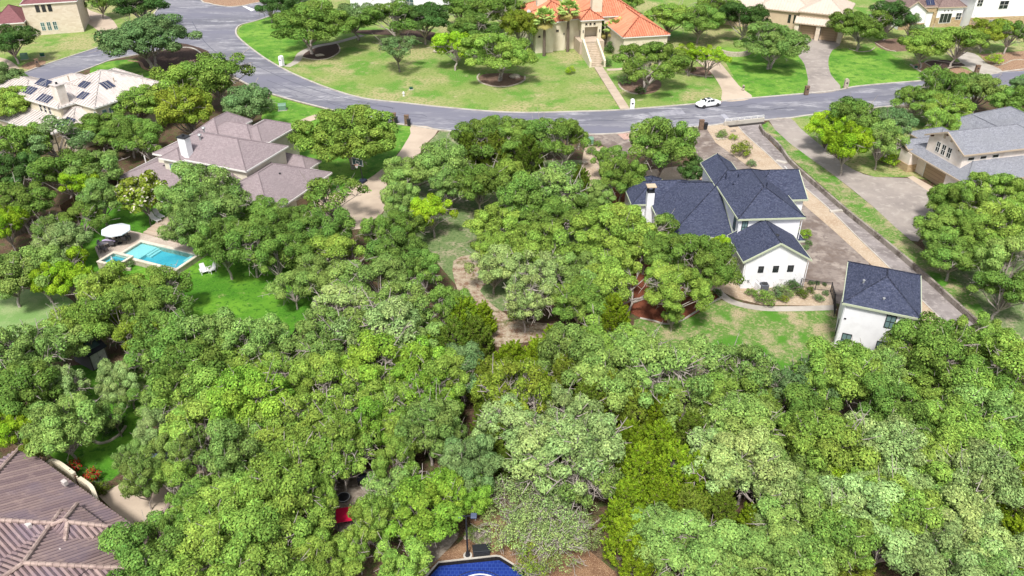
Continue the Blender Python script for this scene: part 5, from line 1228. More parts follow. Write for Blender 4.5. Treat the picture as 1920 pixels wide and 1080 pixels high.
# round fire pit by the red table, stone step, dark pool glimpse
p = G(644, 932, .4); t = empty('fire_pit', (p.x, p.y, 0), 0, 'round dark metal fire bowl just above the red table', 'fire pit'); bm = B(); lathe(bm, [(.25, 0), (.42, .3), (.5, .42)], 16); obj('bowl', bm, M['black'], t); bm = B(); tube(bm, [(.5*math.cos(2*math.pi*k/20), .5*math.sin(2*math.pi*k/20), .43) for k in range(21)], .03, 5); obj('rim', bm, M['steel'], t)
t = empty('garden_pond', (*gp(330, 865), 0), 0, 'blue-grey pond water glimpsed through the oaks by the patio', 'pond')
bm = B(); n = 20; vs = [bm.verts.new((2.6*math.cos(2*math.pi*k/n)*(1+.12*math.sin(3*k)), 2.0*math.sin(2*math.pi*k/n), .06)) for k in range(n)]; bm.faces.new(vs); obj('water', bm, mat('pond_water', C(120,140,152), .1, spec=.8), t)
bm = B(); tube(bm, [(2.7*math.cos(2*math.pi*k/n)*(1+.12*math.sin(3*k)), 2.1*math.sin(2*math.pi*k/n), .1) for k in range(n+1)], .18, 6); obj('rim', bm, M['flag'], t)
t = empty('picnic_bench', (*gp(383, 897), 0), .5, 'pale bench on the tan patio below the pond', 'bench'); bm = B(); box(bm, -.8, .8, -.25, .25, .4, .46); obj('seat', bm, M['conc_tan'], t)
for sx in (-1, 1): bm = B(); box(bm, sx*.6-.05, sx*.6+.05, -.2, .2, 0, .4); obj('leg', bm, M['grey_wood'], t)
# orange toys in the brush
for i, (x, y, lb) in enumerate(((1268,674,'left orange bucket'), (1285,676,'right orange bucket'))):
    p = G(x, y, 2.2); t = empty('bucket', (p.x, p.y, 1.9), 0, lb+' set high on the platform in the brush by the patchy lawn', 'bucket'); bm = B(); lathe(bm, [(.2, 0), (.27, .3), (.29, .32)], 12); obj('body', bm, M['orange'], t); bm = B(); tube(bm, [(-.28,0,.3),(0,.05,.45),(.28,0,.3)], .012, 4); obj('handle', bm, M['steel'], t)
p = G(1277, 675, 1.9); t = empty('play_platform', (p.x, p.y, 0), .2, 'grey timber play platform hidden in the brush, carrying orange buckets', 'platform'); bm = B(); box(bm, -.9, .9, -.5, .5, 1.8, 1.9); obj('deck', bm, M['grey_wood'], t)
for sx in (-1, 1):
    for sy in (-1, 1): bm = B(); box(bm, sx*.8-.05, sx*.8+.05, sy*.4-.05, sy*.4+.05, 0, 1.8); obj('leg', bm, M['grey_wood'], t)
# air conditioner, hose reel
p = G(1433, 548); t = empty('air_conditioner', (p.x, p.y, 0), .06, 'dark air conditioner unit against the white gable wall', 'air conditioner')
bm = B(); box(bm, -.42, .42, -.1, .74, 0, .95); bevel(bm, .04, 1); obj('casing', bm, mat('ac_grey', C(96,100,110), .6), t); bm = B(); lathe(bm, [(.36, .95), (.34, .99), (.1, 1.0)], 18, Matrix.Translation((0, .32, 0))); obj('fan_grille', bm, M['black'], t)
bm = B(); tube(bm, [(.22*math.cos(2*math.pi*k/20), 0, .22*math.sin(2*math.pi*k/20)+.8) for k in range(21)], .06, 6); o = obj('garden_hose', bm, M['black']); o.location = (*gp(1497, 536), 0); tag(o, 'coiled black garden hose on the white gable wall at its right corner', 'hose')
p = G(1418, 545); bm = B(); box(bm, -.04, .04, -.6, .4, 0, 1.0); o = obj('screen_panel', bm, M['stucco_white']); o.location = (p.x, p.y, 0); o.rotation_euler.z = .3; tag(o, 'white screen panel left of the air conditioner', 'panel')

# ---------------------------------------------------------------- trees
def mesh_np(name, V, Fq, tone, mats):
    me = bpy.data.meshes.new(name); n = len(V); k = len(Fq); w = Fq.shape[1]
    me.vertices.add(n); me.vertices.foreach_set('co', V.astype(np.float32).ravel())
    me.loops.add(k*w); me.loops.foreach_set('vertex_index', Fq.astype(np.int32).ravel())
    me.polygons.add(k); me.polygons.foreach_set('loop_start', np.arange(k, dtype=np.int32)*w)
    me.polygons.foreach_set('loop_total', np.full(k, w, np.int32))
    me.update(calc_edges=True)
    if tone is not None:
        at = me.attributes.new('tone', 'FLOAT_COLOR', 'POINT'); at.data.foreach_set('color', tone.astype(np.float32).ravel())
    for m in mats: me.materials.append(m)
    return me
def leaves(rng, P, Nrm, size, tone, elong=1.6):
    """one rhombic leaf clump per point, facing Nrm"""
    n = len(P); Nrm = Nrm/np.maximum(1e-6, np.linalg.norm(Nrm, axis=1, keepdims=True))
    r = rng.normal(size=(n, 3)); a = np.cross(Nrm, r); a /= np.maximum(1e-6, np.linalg.norm(a, axis=1, keepdims=True)); b = np.cross(Nrm, a)
    s = size*rng.uniform(.6, 1.35, (n, 1))
    V = np.stack([P-a*s*elong*.5, P+b*s*.5+Nrm*s*.12, P+a*s*elong*.5, P-b*s*.5+Nrm*s*.12], 1).reshape(-1, 3)
    F = np.arange(n*4).reshape(n, 4)
    return V, F, np.repeat(tone, 4, axis=0)
def blobs_centres(rng, R, hz, n, lobes=5, low=-.25, inner=.25, mind=1):
    C_ = []; ph = rng.uniform(0, 6.28, 3); kv = rng.normal(size=(5, 3))*2.4/R; pv = rng.uniform(0, 6.28, 5)
    tries = 0
    while len(C_) < n and tries < 6000:
        tries += 1
        z = rng.uniform(low, 1); a = rng.uniform(0, 6.283)
        k = 1 + .16*math.sin(lobes*a+ph[0]) + .12*math.sin(3*a+ph[1])
        rr = math.sqrt(max(.02, 1-z*z)) if z > 0 else math.sqrt(1-.6*z*z)
        f = rng.uniform(.82, 1.0) if rng.random() > inner else rng.uniform(.35, .8)
        c = np.array([R*k*rr*f*math.cos(a), R*k*rr*f*math.sin(a), hz*z*(f if z > 0 else 1)*(1+.2*math.sin(2*a+ph[2]))])
        if np.sin(kv@c+pv).sum() < -.6: continue                      # gaps in the crown
        if all(np.linalg.norm(c-d) > mind*rng.uniform(.8, 1) for d in C_): C_.append(c)
    return np.array(C_)
def tubes_mesh(paths, n=5):
    V, F = [], []
    for pts, rad in paths:
        pts = np.array(pts, float); base = len(V)
        for i, p in enumerate(pts):
            t = pts[min(i+1, len(pts)-1)] - pts[max(i-1, 0)]; t = t/max(1e-6, np.linalg.norm(t))
            a = np.cross(t, [0, 0, 1.]) if abs(t[2]) < .9 else np.cross(t, [1., 0, 0]); a /= np.linalg.norm(a); b = np.cross(t, a)
            for k in range(n): th = 2*math.pi*k/n; V.append(p + (a*math.cos(th)+b*math.sin(th))*rad[i])
        for i in range(len(pts)-1):
            for k in range(n): F.append((base+i*n+k, base+i*n+(k+1) % n, base+(i+1)*n+(k+1) % n, base+(i+1)*n+k))
    return np.array(V), np.array(F)
def limbs(rng, cen, hc, R, base_r=.2, fork=1.3, nl=18, multi=1, twig=0, hz=2, twig_r=.022):
    paths = []
    stems = []
    for s in range(multi):
        a = rng.uniform(0, 6.28); o = np.array([math.cos(a), math.sin(a), 0])*(.35*R/3.5 if multi > 1 else 0)
        top = np.array([o[0]*2.2+rng.normal()*.25, o[1]*2.2+rng.normal()*.25, fork])
        paths.append(([o+[0, 0, -.1], o*1.3+[0, 0, fork*.5], top], [base_r, base_r*.85, base_r*.75])); stems.append(top)
    idx = rng.permutation(len(cen))[:nl]
    for i in idx:
        c = cen[i]+[0, 0, hc]; s = min(stems, key=lambda q: np.linalg.norm(q[:2]-c[:2])) if rng.random() < .8 else stems[0]
        d = c-s; m1 = s+d*.35+rng.normal(size=3)*.18+[0, 0, .25]; m2 = s+d*.7+rng.normal(size=3)*.2+[0, 0, .2]
        paths.append(([s, m1, m2, c], [base_r*.55, base_r*.38, base_r*.22, base_r*.08]))
        for _ in range(3):
            e = c+rng.normal(size=3)*.55; paths.append(([m2, (m2+e)/2+rng.normal(size=3)*.12, e], [base_r*.16, base_r*.11, .015]))
    for _ in range(twig):
        c = cen[rng.integers(len(cen))]*rng.uniform(.85, 1.0)+[0, 0, hc]; c0 = c*[.75, .75, .85]
        out = c*[1, 1, 0]; out = out/max(.1, np.linalg.norm(out))+[0, 0, .5]
        for _ in range(5):
            dirv = out*rng.uniform(.1, .5)+rng.normal(size=3)*.42; p = c0+rng.normal(size=3)*.15; pts = [p]
            for j in range(4): dirv = dirv+rng.normal(size=3)*.22; p = p+dirv*.42; pts.append(p)
            paths.append((pts, [twig_r*1.9, twig_r*1.5, twig_r*1.2, twig_r, twig_r*.6]))
            for j in (1, 2, 3):
                e = pts[j]+rng.normal(size=3)*.34; paths.append(([pts[j], e], [twig_r, twig_r*.5]))
    return paths
KINDS = {}
def make_oak(key, seed, R=3.3, hz=1.9, hc=4.2, npf=34, per=640, leaf=.135, prad=(.72, 1.12), multi=1, twig=0, inner=.12, dens=1.0, leafm='leaf', low=-.25, flower=0, fork=1.3, lobes=5, base_r=.2, twr=.03):
    rng = np.random.default_rng(seed); cen = blobs_centres(rng, R, hz, npf, lobes, low, inner, sum(prad)/2*1.52)
    Ps, Ns, Ts = [], [], []
    for c in cen:
        r = rng.uniform(*prad); n = int(per*dens*(r/.9)**2)
        d = rng.normal(size=(n, 3)); d[:, 2] += .55; d /= np.linalg.norm(d, axis=1, keepdims=True)
        sub = rng.normal(size=(14, 3)); sub[:, 2] += .4; sub /= np.linalg.norm(sub, axis=1, keepdims=True)   # sprays on each clump
        near = np.max(d@sub.T, axis=1); bump = .70 + .42*np.clip((near-.6)/.4, 0, 1)
        rad = r*rng.uniform(.62, 1.04, (n, 1))**.5*bump[:, None]
        stray = rng.random((n, 1)) < .05; rad = np.where(stray, rad*rng.uniform(1.08, 1.35, (n, 1)), rad)
        sc3 = np.array([rng.uniform(.8, 1.15), rng.uniform(.8, 1.15), rng.uniform(.55, .85)])
        Ps.append(c + [0, 0, hc] + d*rad*sc3); Ns.append(d/sc3*.9+[0, 0, .2]+rng.normal(size=(n, 3))*.30)
        t = np.zeros((n, 4)); t[:, 0] = np.clip(rng.uniform(.36, .64)+rng.normal(size=n)*.21, 0, 1); t[:, 1] = np.clip(rng.uniform(.25, .75)+rng.normal(size=n)*.15, 0, 1)
        if flower: t[:, 2] = (rng.random(n) < flower)
        Ts.append(t)
    V, F, T = leaves(rng, np.concatenate(Ps), np.concatenate(Ns), leaf, np.concatenate(Ts))
    crown = mesh_np('crown', V, F, T, [M[leafm]])
    tv, tf = tubes_mesh(limbs(rng, cen, hc, R, base_r, fork, 18, multi, twig, hz, twr))
    trunk = mesh_np('trunk', tv, tf, None, [M['bark_pale' if twig > 4 else 'bark']])
    KINDS.setdefault(key, []).append((crown, trunk, R, hc, hz))
def make_juniper(key, seed, R=2.3, H=6.0, nsp=190, per=95, leaf=.10, spread=.5):
    rng = np.random.default_rng(seed); Ps, Ns, Ts, tips = [], [], [], []
    ph = rng.uniform(0, 6.28, 4)
    for i in range(nsp):
        z = rng.uniform(.06, 1)**.85; a = rng.uniform(0, 6.283)
        prof = (1-z**1.5)**.75*(.72+.4*z if z < .5 else .92)
        rr = R*prof*(1+.2*math.sin(4*a+ph[0])+.15*math.sin(7*a+ph[1]+z*5))*rng.uniform(.62, 1.05)
        base = np.array([rr*.6*math.cos(a), rr*.6*math.sin(a), H*z*.86]); up = np.array([math.cos(a)*spread, math.sin(a)*spread, rng.uniform(.5, 1.1)]); up /= np.linalg.norm(up)
        L = rng.uniform(.7, 1.25); tips.append(base+[0, 0, 0])
        t_ = rng.random((per, 1))**.8; wid = (.34*(1-t_)+.05)
        side = rng.normal(size=(per, 3)); side -= (side@up)[:, None]*up
        side /= np.maximum(.01, np.linalg.norm(side, axis=1, keepdims=True))
        P = base + up*t_*L + side*wid*rng.uniform(.3, 1, (per, 1)) + [rr*.3*math.cos(a), rr*.3*math.sin(a), 0]
        Ps.append(P); Ns.append(side*.8+rng.normal(size=(per, 3))*.5+up*.3+[0, 0, .2])
        t = np.zeros((per, 4)); t[:, 0] = np.clip(rng.uniform(.35, .65)+rng.normal(size=per)*.16, 0, 1); t[:, 1] = np.clip(.5+rng.normal(size=per)*.2, 0, 1)
        t[:, 2] = np.where(rng.random(per) < .03+.35*(1-t_[:, 0])**3, rng.uniform(.2, .9, per), 0); Ts.append(t)
    V, F, T = leaves(rng, np.concatenate(Ps), np.concatenate(Ns), leaf, np.concatenate(Ts), 2.4)
    crown = mesh_np('crown', V, F, T, [M['leaf_j']])
    paths = [([[0, 0, -.1], [.1, 0, H*.4], [0, .1, H*.85]], [.16, .11, .03])]
    for i in rng.permutation(nsp)[:46]:
        c = tips[i]; paths.append(([[0, 0, max(.3, c[2]*.6)], [c[0]*.6, c[1]*.6, c[2]*.85], c*[1.15, 1.15, 1]], [.05, .035, .015]))
    tv, tf = tubes_mesh(paths, 4)
    KINDS.setdefault(key, []).append((crown, mesh_np('trunk', tv, tf, None, [M['bark']]), R, H*.5, H*.5))
for s in range(5): make_oak('oak', 10+s, twig=9, lobes=4+s)
for s in range(4): make_oak('oaktwig', 20+s, twig=26, dens=.75, prad=(.55, .95), npf=36, inner=.2, twr=.042)
for s in range(3): make_oak('bigoak', 30+s, R=5.2, hz=2.6, hc=4.9, npf=84, per=560, leaf=.15, prad=(.8, 1.25), multi=2, base_r=.26, twig=14, lobes=6, fork=1.7)
for s in range(2): make_oak('open', 40+s, R=3.0, hz=1.5, hc=4.2, npf=22, per=420, leaf=.14, prad=(.5, .9), multi=2, base_r=.14, twig=4, fork=1.6)
for s in range(2): make_oak('sparse', 50+s, R=2.8, hz=1.4, hc=2.6, npf=44, per=170, leaf=.11, prad=(.5, .85), multi=3, base_r=.06, twig=14, inner=.4, fork=.5, dens=.9)
make_oak('magnolia', 60, R=2.0, hz=2.2, hc=3.6, npf=30, per=330, leaf=.2, prad=(.5, .75), flower=.13, leafm='leaf_f', base_r=.1)
for s in range(3): make_juniper('juniper', 70+s)
make_oak('bush', 80, R=.9, hz=.55, hc=.6, npf=14, per=700, leaf=.08, prad=(.3, .45), fork=.15, base_r=.04)
make_oak('bush', 81, R=.9, hz=.6, hc=.6, npf=18, per=700, leaf=.07, prad=(.25, .42), fork=.15, base_r=.04)
make_oak('rose', 82, R=.9, hz=.5, hc=.75, npf=14, per=700, leaf=.11, prad=(.3, .45), flower=.35, leafm='leaf_r', fork=.15, base_r=.03)
def leafcol(r, g, b, k=1.0): return tuple(x*k for x in lin((r, g, b)))
KC = .71
COLS = {'o': (146,178,80), 'g': (124,158,74), 'd': (88,122,64), 'b': (142,174,92), 'p': (164,190,116), 'l': (158,196,54), 'm': (144,186,72), 'k': (126,158,98), 'j': (136,164,44), 'v': (138,158,60), 'q': (106,130,48)}
WORD = {'o': 'bright green', 'g': 'mid green', 'd': 'dark green', 'b': 'grey-green', 'p': 'pale green', 'l': 'lime green', 'm': 'fresh green', 'k': 'dull green', 'j': 'yellow-green', 'v': 'olive', 'q': 'dark olive'}
KW = {'oak': 'live oak', 'oaktwig': 'bare-twigged oak', 'bigoak': 'spreading oak', 'open': 'open-crowned oak', 'sparse': 'thin scrubby oak', 'juniper': 'juniper', 'magnolia': 'magnolia', 'bush': 'shrub', 'rose': 'rose bush'}
NM = {'oak': 'oak_tree', 'oaktwig': 'oak_tree', 'bigoak': 'oak_tree', 'open': 'oak_tree', 'sparse': 'scrub_oak', 'juniper': 'juniper_tree', 'magnolia': 'magnolia_tree', 'bush': 'shrub', 'rose': 'rose_bush'}
TREES = []; SKIP = [0]
KEEP = [(862,966),(888,966),(877,1005),(877,1035),(903,1040),(645,955),(650,975),(640,990),(660,985),(680,905),(620,915),(235,805),(225,765),(260,760),(205,860),(165,860),(150,725),(110,872),(160,905),(175,925),(240,940),(290,960),(185,665),(190,685),(1585,640),(1640,648),(1661,600),(1610,600),(720,830),(705,870),(760,770),(875,790),(860,750),(930,870),(820,1020),(800,1050),(1715,715),(1695,710),(960,600),(920,580),(1000,612),(860,500),(830,450),(890,470),(320,975),(30,580),(90,575),(545,620),(555,640),(1400,640),(1500,640),(1300,620),(1100,960),(1110,1050),(960,1000),(920,960),(560,700),(1000,620),(345,865),(400,900),(720,410),(300,415),(320,430),(285,405),(365,470),(400,520),(450,560),(480,590),(520,560),(350,505),(240,470),(1270,400),(1330,410),(1240,380),(645,1005),(620,980),(672,950),(240,925),(265,965),(225,945),(180,780),(250,830),(270,780),(150,850)]

trng = random.Random(5)
def plant(px, py, rpx, kind, col, label=None, zk=1.0, asp=None):
    """crown centre at photo pixel, radius in photo pixels"""
    if not label and kind in ('oak', 'oaktwig') and rpx > 22:
        if py > 600: rpx *= 1.3
        for kx, ky in KEEP:                                       # openings in the canopy stay open
            dd = math.hypot(px-kx, py-ky)
            if dd < rpx*1.17: rpx = dd/1.17
        if rpx < 22: SKIP[0] += 1; return
        if any(t['kind'] in ('oak', 'oaktwig', 'bigoak') and math.hypot(px-t['x'], (py-t['y'])*1.15) < (1.18 if py < 600 else .92)*max(rpx, t['rp']*.8) for t in TREES): SKIP[0] += 1; return
        rpx *= 1.12
    vs = KINDS[kind]; cr, tk, R, hc, hz = vs[trng.randrange(len(vs))]
    s = 1.0
    if not label and kind in ('oak', 'oaktwig'): zk *= trng.uniform(.84, 1.28)
    for _ in range(4):
        r = rpx*mpp(px, py, hc*s); s = r/R
    sz = s*zk
    if kind in ('oak', 'oaktwig', 'bigoak', 'open'): sz = (s*.55+.45)*zk
    p = G(px, py, hc*sz)
    t = empty(NM[kind], (p.x, p.y, 0), trng.uniform(0, 6.28)); t.scale = (s, s, sz)
    c = bpy.data.objects.new('crown' if kind not in ('bush', 'rose') else 'foliage', cr); COL.objects.link(c); c.parent = t
    b = leafcol(*COLS[col]); j = 1+trng.uniform(-.2, .16); hj = trng.uniform(-.05, .05)
    c.color = (b[0]*KC*j*(1+hj), b[1]*KC*j, b[2]*KC*j*(1-hj), 1)
    k = bpy.data.objects.new('trunk' if kind not in ('bush', 'rose') else 'stem', tk); COL.objects.link(k); k.parent = t
    t['category'] = {'bush': 'shrub', 'rose': 'rose bush'}.get(kind, 'tree')
    TREES.append(dict(o=t, x=px, y=py, p=p, r=r, rp=rpx, kind=kind, col=col, label=label))
    return t
T_ = plant
# upper edge, beyond the street
for a in [(20,75,40,'oak','d','dark green tree before the cream stone house at the upper left'), (8,145,30,'oak','k','dull green tree at the left edge beside the upper street'),
 (262,8,46,'oak','d',"dark tree at the top, behind the big oak of the street corner bed"), (278,70,80,'bigoak','k','big dark spreading oak on the mulch bed at the street junction'),
 (185,2,26,'oak','g','small tree on the mulch above the tan curved drive'),
 (505,10,24,'oak','d','small dark tree at the top beside the street junction'), (528,8,12,'bush','l','lime shrub at the top by the street junction'), (545,5,28,'oak','d',None),
 (585,45,72,'bigoak','g','twin-trunk spreading oak over the dark bed by the curved path'), (668,32,40,'oak','k',None), (640,6,34,'oak','g',None), (700,12,36,'oak','d',None), (738,34,46,'oak','g',None), (706,52,30,'oak','d',None),
 (770,12,36,'oak','g',None), (795,36,42,'oak','d',None), (832,46,42,'oaktwig','k',None), (815,10,38,'oak','d',None), (860,16,42,'oak','g',None), (905,18,44,'oak','d',None), (948,20,38,'oak','g',None), (975,48,30,'oak','v',None), (930,50,36,'oak','d',None), (885,55,40,'oak','g',None),
 (852,88,38,'oak','l','bright green oak at the lower edge of the grove beyond the big lawn'), (932,98,62,'bigoak','o','round oak standing in the stone-ringed bed left of the mansion'),
 (750,88,38,'open','k','small grey-green twin-trunk tree alone on the big lawn'),
 (1182,2,20,'oak','g','small tree at the top behind the mansion roof'), (1258,32,40,'oak','o','bright oak left of a pair behind the mansion drive'), (1312,38,40,'oak','g','oak right of a pair behind the mansion drive'), (1285,8,36,'oak','o',None), (1345,15,32,'oak','g',None),
 (1213,118,62,'bigoak','g','wide oak on the stone-edged bed beside the mansion walk'), (1293,102,30,'open','l','left small lime tree by the mansion drive'), (1330,105,30,'open','l','right small lime tree by the mansion drive'),
 (1392,34,40,'oak','d',None), (1430,14,40,'oak','d',None), (1372,50,30,'oak','d',None), (1448,78,58,'bigoak','b','pale grey-green oak with white trunk left of the concrete drive'),
 (1618,48,50,'bigoak','g','rounded oak right of the tan garage doors'), (1668,30,42,'oak','d','dark oak before the stone house, left of its arched window'), (1662,60,26,'oak','d',None), (1708,46,20,'oak','k','small dull tree below the arched window'),
 (1738,82,42,'oak','o','left half of the two bright oaks by the river rock bed'), (1795,78,44,'oak','o','right one of the two bright oaks by the river rock bed'),
 (1850,58,34,'oak','v','olive tree right of the pale drive at the upper right'), (1895,62,32,'oak','g','mid green tree at the upper right edge above the rock bed'), (1876,10,17,'oak','l','small tree before the low wall at the upper right corner'),
 (1866,112,13,'bush','l','lime shrub on the bed right of the pale drive'), (115,40,15,'bush','k','dark shrub at the right corner of the cream stone house'), (67,47,8,'bush','q','left small shrub before the cream stone house'), (82,45,7,'bush','o','middle small shrub before the cream stone house'), (93,42,7,'bush','g','right small shrub before the cream stone house'),
 (1137,118,9,'bush','d','dark shrub at the foot of the mansion stairs'), (1146,88,14,'bush','d','dark shrub beside the mansion stairs parapet'), (1068,132,9,'bush','l','little lime sapling on the lawn before the mansion'), (1172,152,11,'bush','d','dark low shrub in the bed at the left under the wide oak'), (1200,170,9,'bush','d','small dark shrub in the bed at the lower rim under the wide oak'), (1298,130,6,'bush','q','tiny shrub in the bed below the left lime tree'),
 # bank between the solar house and the taupe house
 (410,140,52,'oak','g'), (365,128,44,'oak','g'), (330,160,46,'oak','o'), (385,175,48,'oak','g'), (300,178,44,'oak','g'), (262,192,42,'oak','o'), (440,160,44,'oak','g'), (468,192,38,'oak','k'), (425,198,40,'oak','g'), (345,205,44,'oak','v'), (225,215,40,'oak','g'), (285,225,44,'oak','o'), (190,240,40,'oak','g'), (325,228,36,'oak','d'), (240,250,38,'oak','g'), (500,185,26,'oak','k'), (178,262,34,'oak','g'), (278,262,34,'oak','g'), (505,202,12,'bush','d','small shrub beside the pale green utility cabinet'),
 # left margin
 (20,195,40,'oak','o'), (45,235,48,'oak','o'), (100,262,46,'oak','k'), (30,275,46,'oak','g'), (80,295,46,'oak','g'), (140,285,44,'oak','b'), (20,320,40,'oak','d'), (60,335,46,'oak','g'), (115,325,46,'oak','g'), (170,318,44,'oak','b'), (210,300,34,'oak','b'), (35,380,46,'oak','g'), (85,378,44,'oak','k'), (150,348,36,'oak','l','lime tree above the brown board fence left of the taupe house'), (135,385,44,'oaktwig','b'), (185,372,34,'oak','b'), (195,400,40,'oak','k'), (10,420,26,'oak','l'), (65,408,32,'oak','d'), (150,412,34,'oak','g'),
 (35,470,54,'oak','b'), (15,520,48,'oak','b'), (75,505,48,'oak','b'), (120,455,40,'oak','p','feathery pale tree left of the white parasol'), (95,430,26,'oaktwig','b'), (160,430,24,'oak','b'), (130,515,50,'bigoak','l','bright lime tree left of the small square spa'), (88,486,14,'oak','l'),
 (290,345,0,'magnolia','d') if 0 else (268,368,36,'magnolia','v','magnolia dotted with white blossom at the corner of the taupe house'),
 (205,545,44,'oak','o'), (255,540,50,'oak','o'), (305,545,42,'oak','g'), (170,570,40,'oak','g'), (225,590,46,'oak','g'), (300,590,44,'oak','g'), (335,565,40,'oak','b'), (345,610,46,'oak','o'), (275,630,44,'oak','v'), (262,645,30,'oak','v'), (205,612,22,'oak','l'), (320,650,44,'oak','g'), (385,640,40,'oak','b'),
 (112,640,40,'oak','b'), (52,662,40,'oaktwig','b'), (125,675,32,'oaktwig','b'), (25,670,46,'oaktwig','k'), (75,700,50,'oak','b'), (110,725,46,'oaktwig','p'), (40,735,40,'oak','g'), (155,610,34,'oak','o'), (232,716,44,'bigoak','p','pale open oak over the lawn by the shed'), (215,770,30,'open','b','small oak standing in the curved stone-edged island bed'), (118,800,42,'oak','b'), (100,770,40,'oak','o'), (128,838,26,'oak','o'), (25,800,36,'oak','l','dark and lime tree beside the mauve tile roof, left edge'), (70,845,22,'oak','v'), (130,745,30,'oak','b'),
 (203,805,14,'bush','d','dark clipped shrub on the stone-edged island bed'), (223,795,10,'bush','d','small dark shrub on the island bed, right side'),
 (136,878,15,'rose','q','red rose bush behind the curved wall, left of two'), (172,893,15,'rose','q','red rose bush behind the curved wall, right of two'), (190,915,13,'bush','q','dark shrub between the right rose bush and the patio'),
 # around the taupe house
 (658,252,88,'bigoak','o','very large round oak between the street and the taupe house'), (610,225,40,'oak','g'), (735,270,34,'oak','g'), (628,366,56,'open','g','open tree with dark forked trunk on the tan drive pad'),
 (370,352,50,'oak','b'), (420,345,28,'oak','b'), (330,385,38,'oak','b'), (400,395,46,'oak','b'), (350,430,40,'oak','b','pale oak whose branches hang over the right end of the pool steps'), (440,415,42,'oaktwig','b'), (470,455,46,'oak','g'), (420,455,42,'oak','g'), (510,450,44,'oaktwig','g'), (500,400,38,'oak','g'), (545,425,42,'oak','g'), (560,470,42,'oak','g'), (515,480,34,'oak','g'), (575,405,32,'oak','o'), (475,380,24,'oak','d'),
 (242,494,9,'bush','k','small shrub between the spa and the stone edging'),
 # central-left forest
 (615,430,38,'oak','g'), (660,435,46,'oak','g'), (710,440,46,'oak','g'), (755,425,40,'oak','g'), (630,480,46,'oak','o'), (690,480,48,'oak','g'), (745,475,44,'oak','g'), (790,470,38,'oak','g'), (550,535,44,'oak','b'), (600,520,42,'oak','b'), (655,525,46,'oaktwig','b'), (710,525,46,'oak','b'), (765,515,44,'oak','g'), (800,505,30,'oak','g'), (825,535,38,'oak','j'), (580,575,50,'oaktwig','p'), (640,580,50,'oaktwig','p'), (700,570,50,'oaktwig','p'), (755,570,50,'oaktwig','b'), (805,575,44,'oaktwig','b'), (610,630,46,'oaktwig','b'), (665,640,44,'oaktwig','b'), (720,625,46,'oaktwig','p'), (775,620,40,'oak','b'), (840,580,36,'oak','g'), (600,680,38,'oaktwig','b'), (870,600,40,'juniper','j'), (850,650,46,'juniper','q'), (895,640,40,'juniper','q'), (905,600,30,'juniper','j'), (800,660,34,'juniper','j'), (870,690,34,'oak','k'),
 # middle grove
 (905,262,42,'oak','g'), (950,248,40,'oak','g'), (880,290,34,'juniper','q'), (925,290,36,'juniper','v'), (965,285,38,'oak','g'), (1012,252,36,'oak','g'), (1060,262,38,'oak','g'), (1035,290,44,'oak','b'), (990,300,36,'juniper','q'), (1075,292,26,'oak','g'), (1018,238,14,'juniper','d'), (765,325,38,'oak','b'), (830,305,40,'oak','b'), (740,345,34,'oak','b'), (790,355,44,'oak','b'), (845,345,38,'oak','b'), (750,375,28,'oak','b'), (850,375,34,'oak','b'), (812,398,36,'oak','l','lone round lime oak at the left of the grassy clearing'), (900,345,40,'oak','g'), (950,335,38,'oak','o'), (900,380,36,'oaktwig','b'), (980,375,44,'oak','g'), (1040,355,48,'oaktwig','b'), (1000,330,34,'oak','g'), (1085,345,28,'juniper','q'), (1122,365,28,'oak','b'), (1165,330,34,'oak','g'), (1150,350,24,'oak','o'), (1195,300,42,'oak','d'), (1240,270,48,'oak','g'), (1280,290,44,'oak','d'), (1225,312,34,'oak','d'), (1300,320,24,'oak','d'), (1145,300,26,'oak','g'), (1190,345,30,'oak','g'),
 (1108,282,9,'bush','g','small shrub beside the green utility cabinet at the grove'), (1120,270,7,'bush','g','tiny round shrub right of the green utility cabinet'),
 # main central grove
 (1150,440,80,'bigoak','o','big bright oak at the upper left of the dome of oaks before the farmhouse'), (1212,452,62,'bigoak','g','big oak against the lower left edge of the dark blue roof'), (1305,490,70,'bigoak','g','big oak nearest the white gable wall, over the red mulch'), (1175,530,74,'bigoak','o','big oak at the lower left of the dome of oaks before the farmhouse'), (1262,545,58,'bigoak','o','big oak overhanging the red mulch bed and its pale edging'),
 (930,420,40,'oak','o'), (975,425,44,'oak','g'), (1025,410,44,'oak','g'), (1080,400,42,'oak','g'), (920,460,44,'oak','o'), (965,470,44,'oaktwig','o'), (1010,460,44,'oak','o'), (1060,450,44,'oak','b'), (1115,410,42,'oak','g'), (1160,415,44,'oak','g'), (1210,420,44,'oak','o'), (1110,460,48,'oak','o'), (1165,465,50,'oak','o'), (1220,470,50,'oak','g'), (1275,470,48,'oak','g'), (1320,480,44,'oak','o'), (1330,520,40,'oak','g'), (925,500,38,'oak','p'), (950,520,46,'oaktwig','p'), (1000,510,44,'oaktwig','p'), (1050,505,44,'oaktwig','p'), (1100,510,46,'oak','b'), (1155,515,48,'oak','o'), (1215,520,46,'oak','g'), (1270,520,46,'oak','g'), (985,560,42,'oaktwig','p'), (1035,560,44,'oaktwig','p'), (1085,565,44,'oak','g'), (1130,560,44,'oak','o'), (1235,565,34,'oak','o'), (1290,550,34,'oak','g'), (1110,595,40,'oak','g'), (1060,590,30,'oak','b'), (970,570,24,'juniper','j'), (1165,590,30,'oak','g'), (1262,590,18,'oak','o'),
 (1150,600,40,'juniper','j'), (1380,500,0,'oak','g') if 0 else (1352,470,20,'oak','l'),
 # right: street side and the big oaks
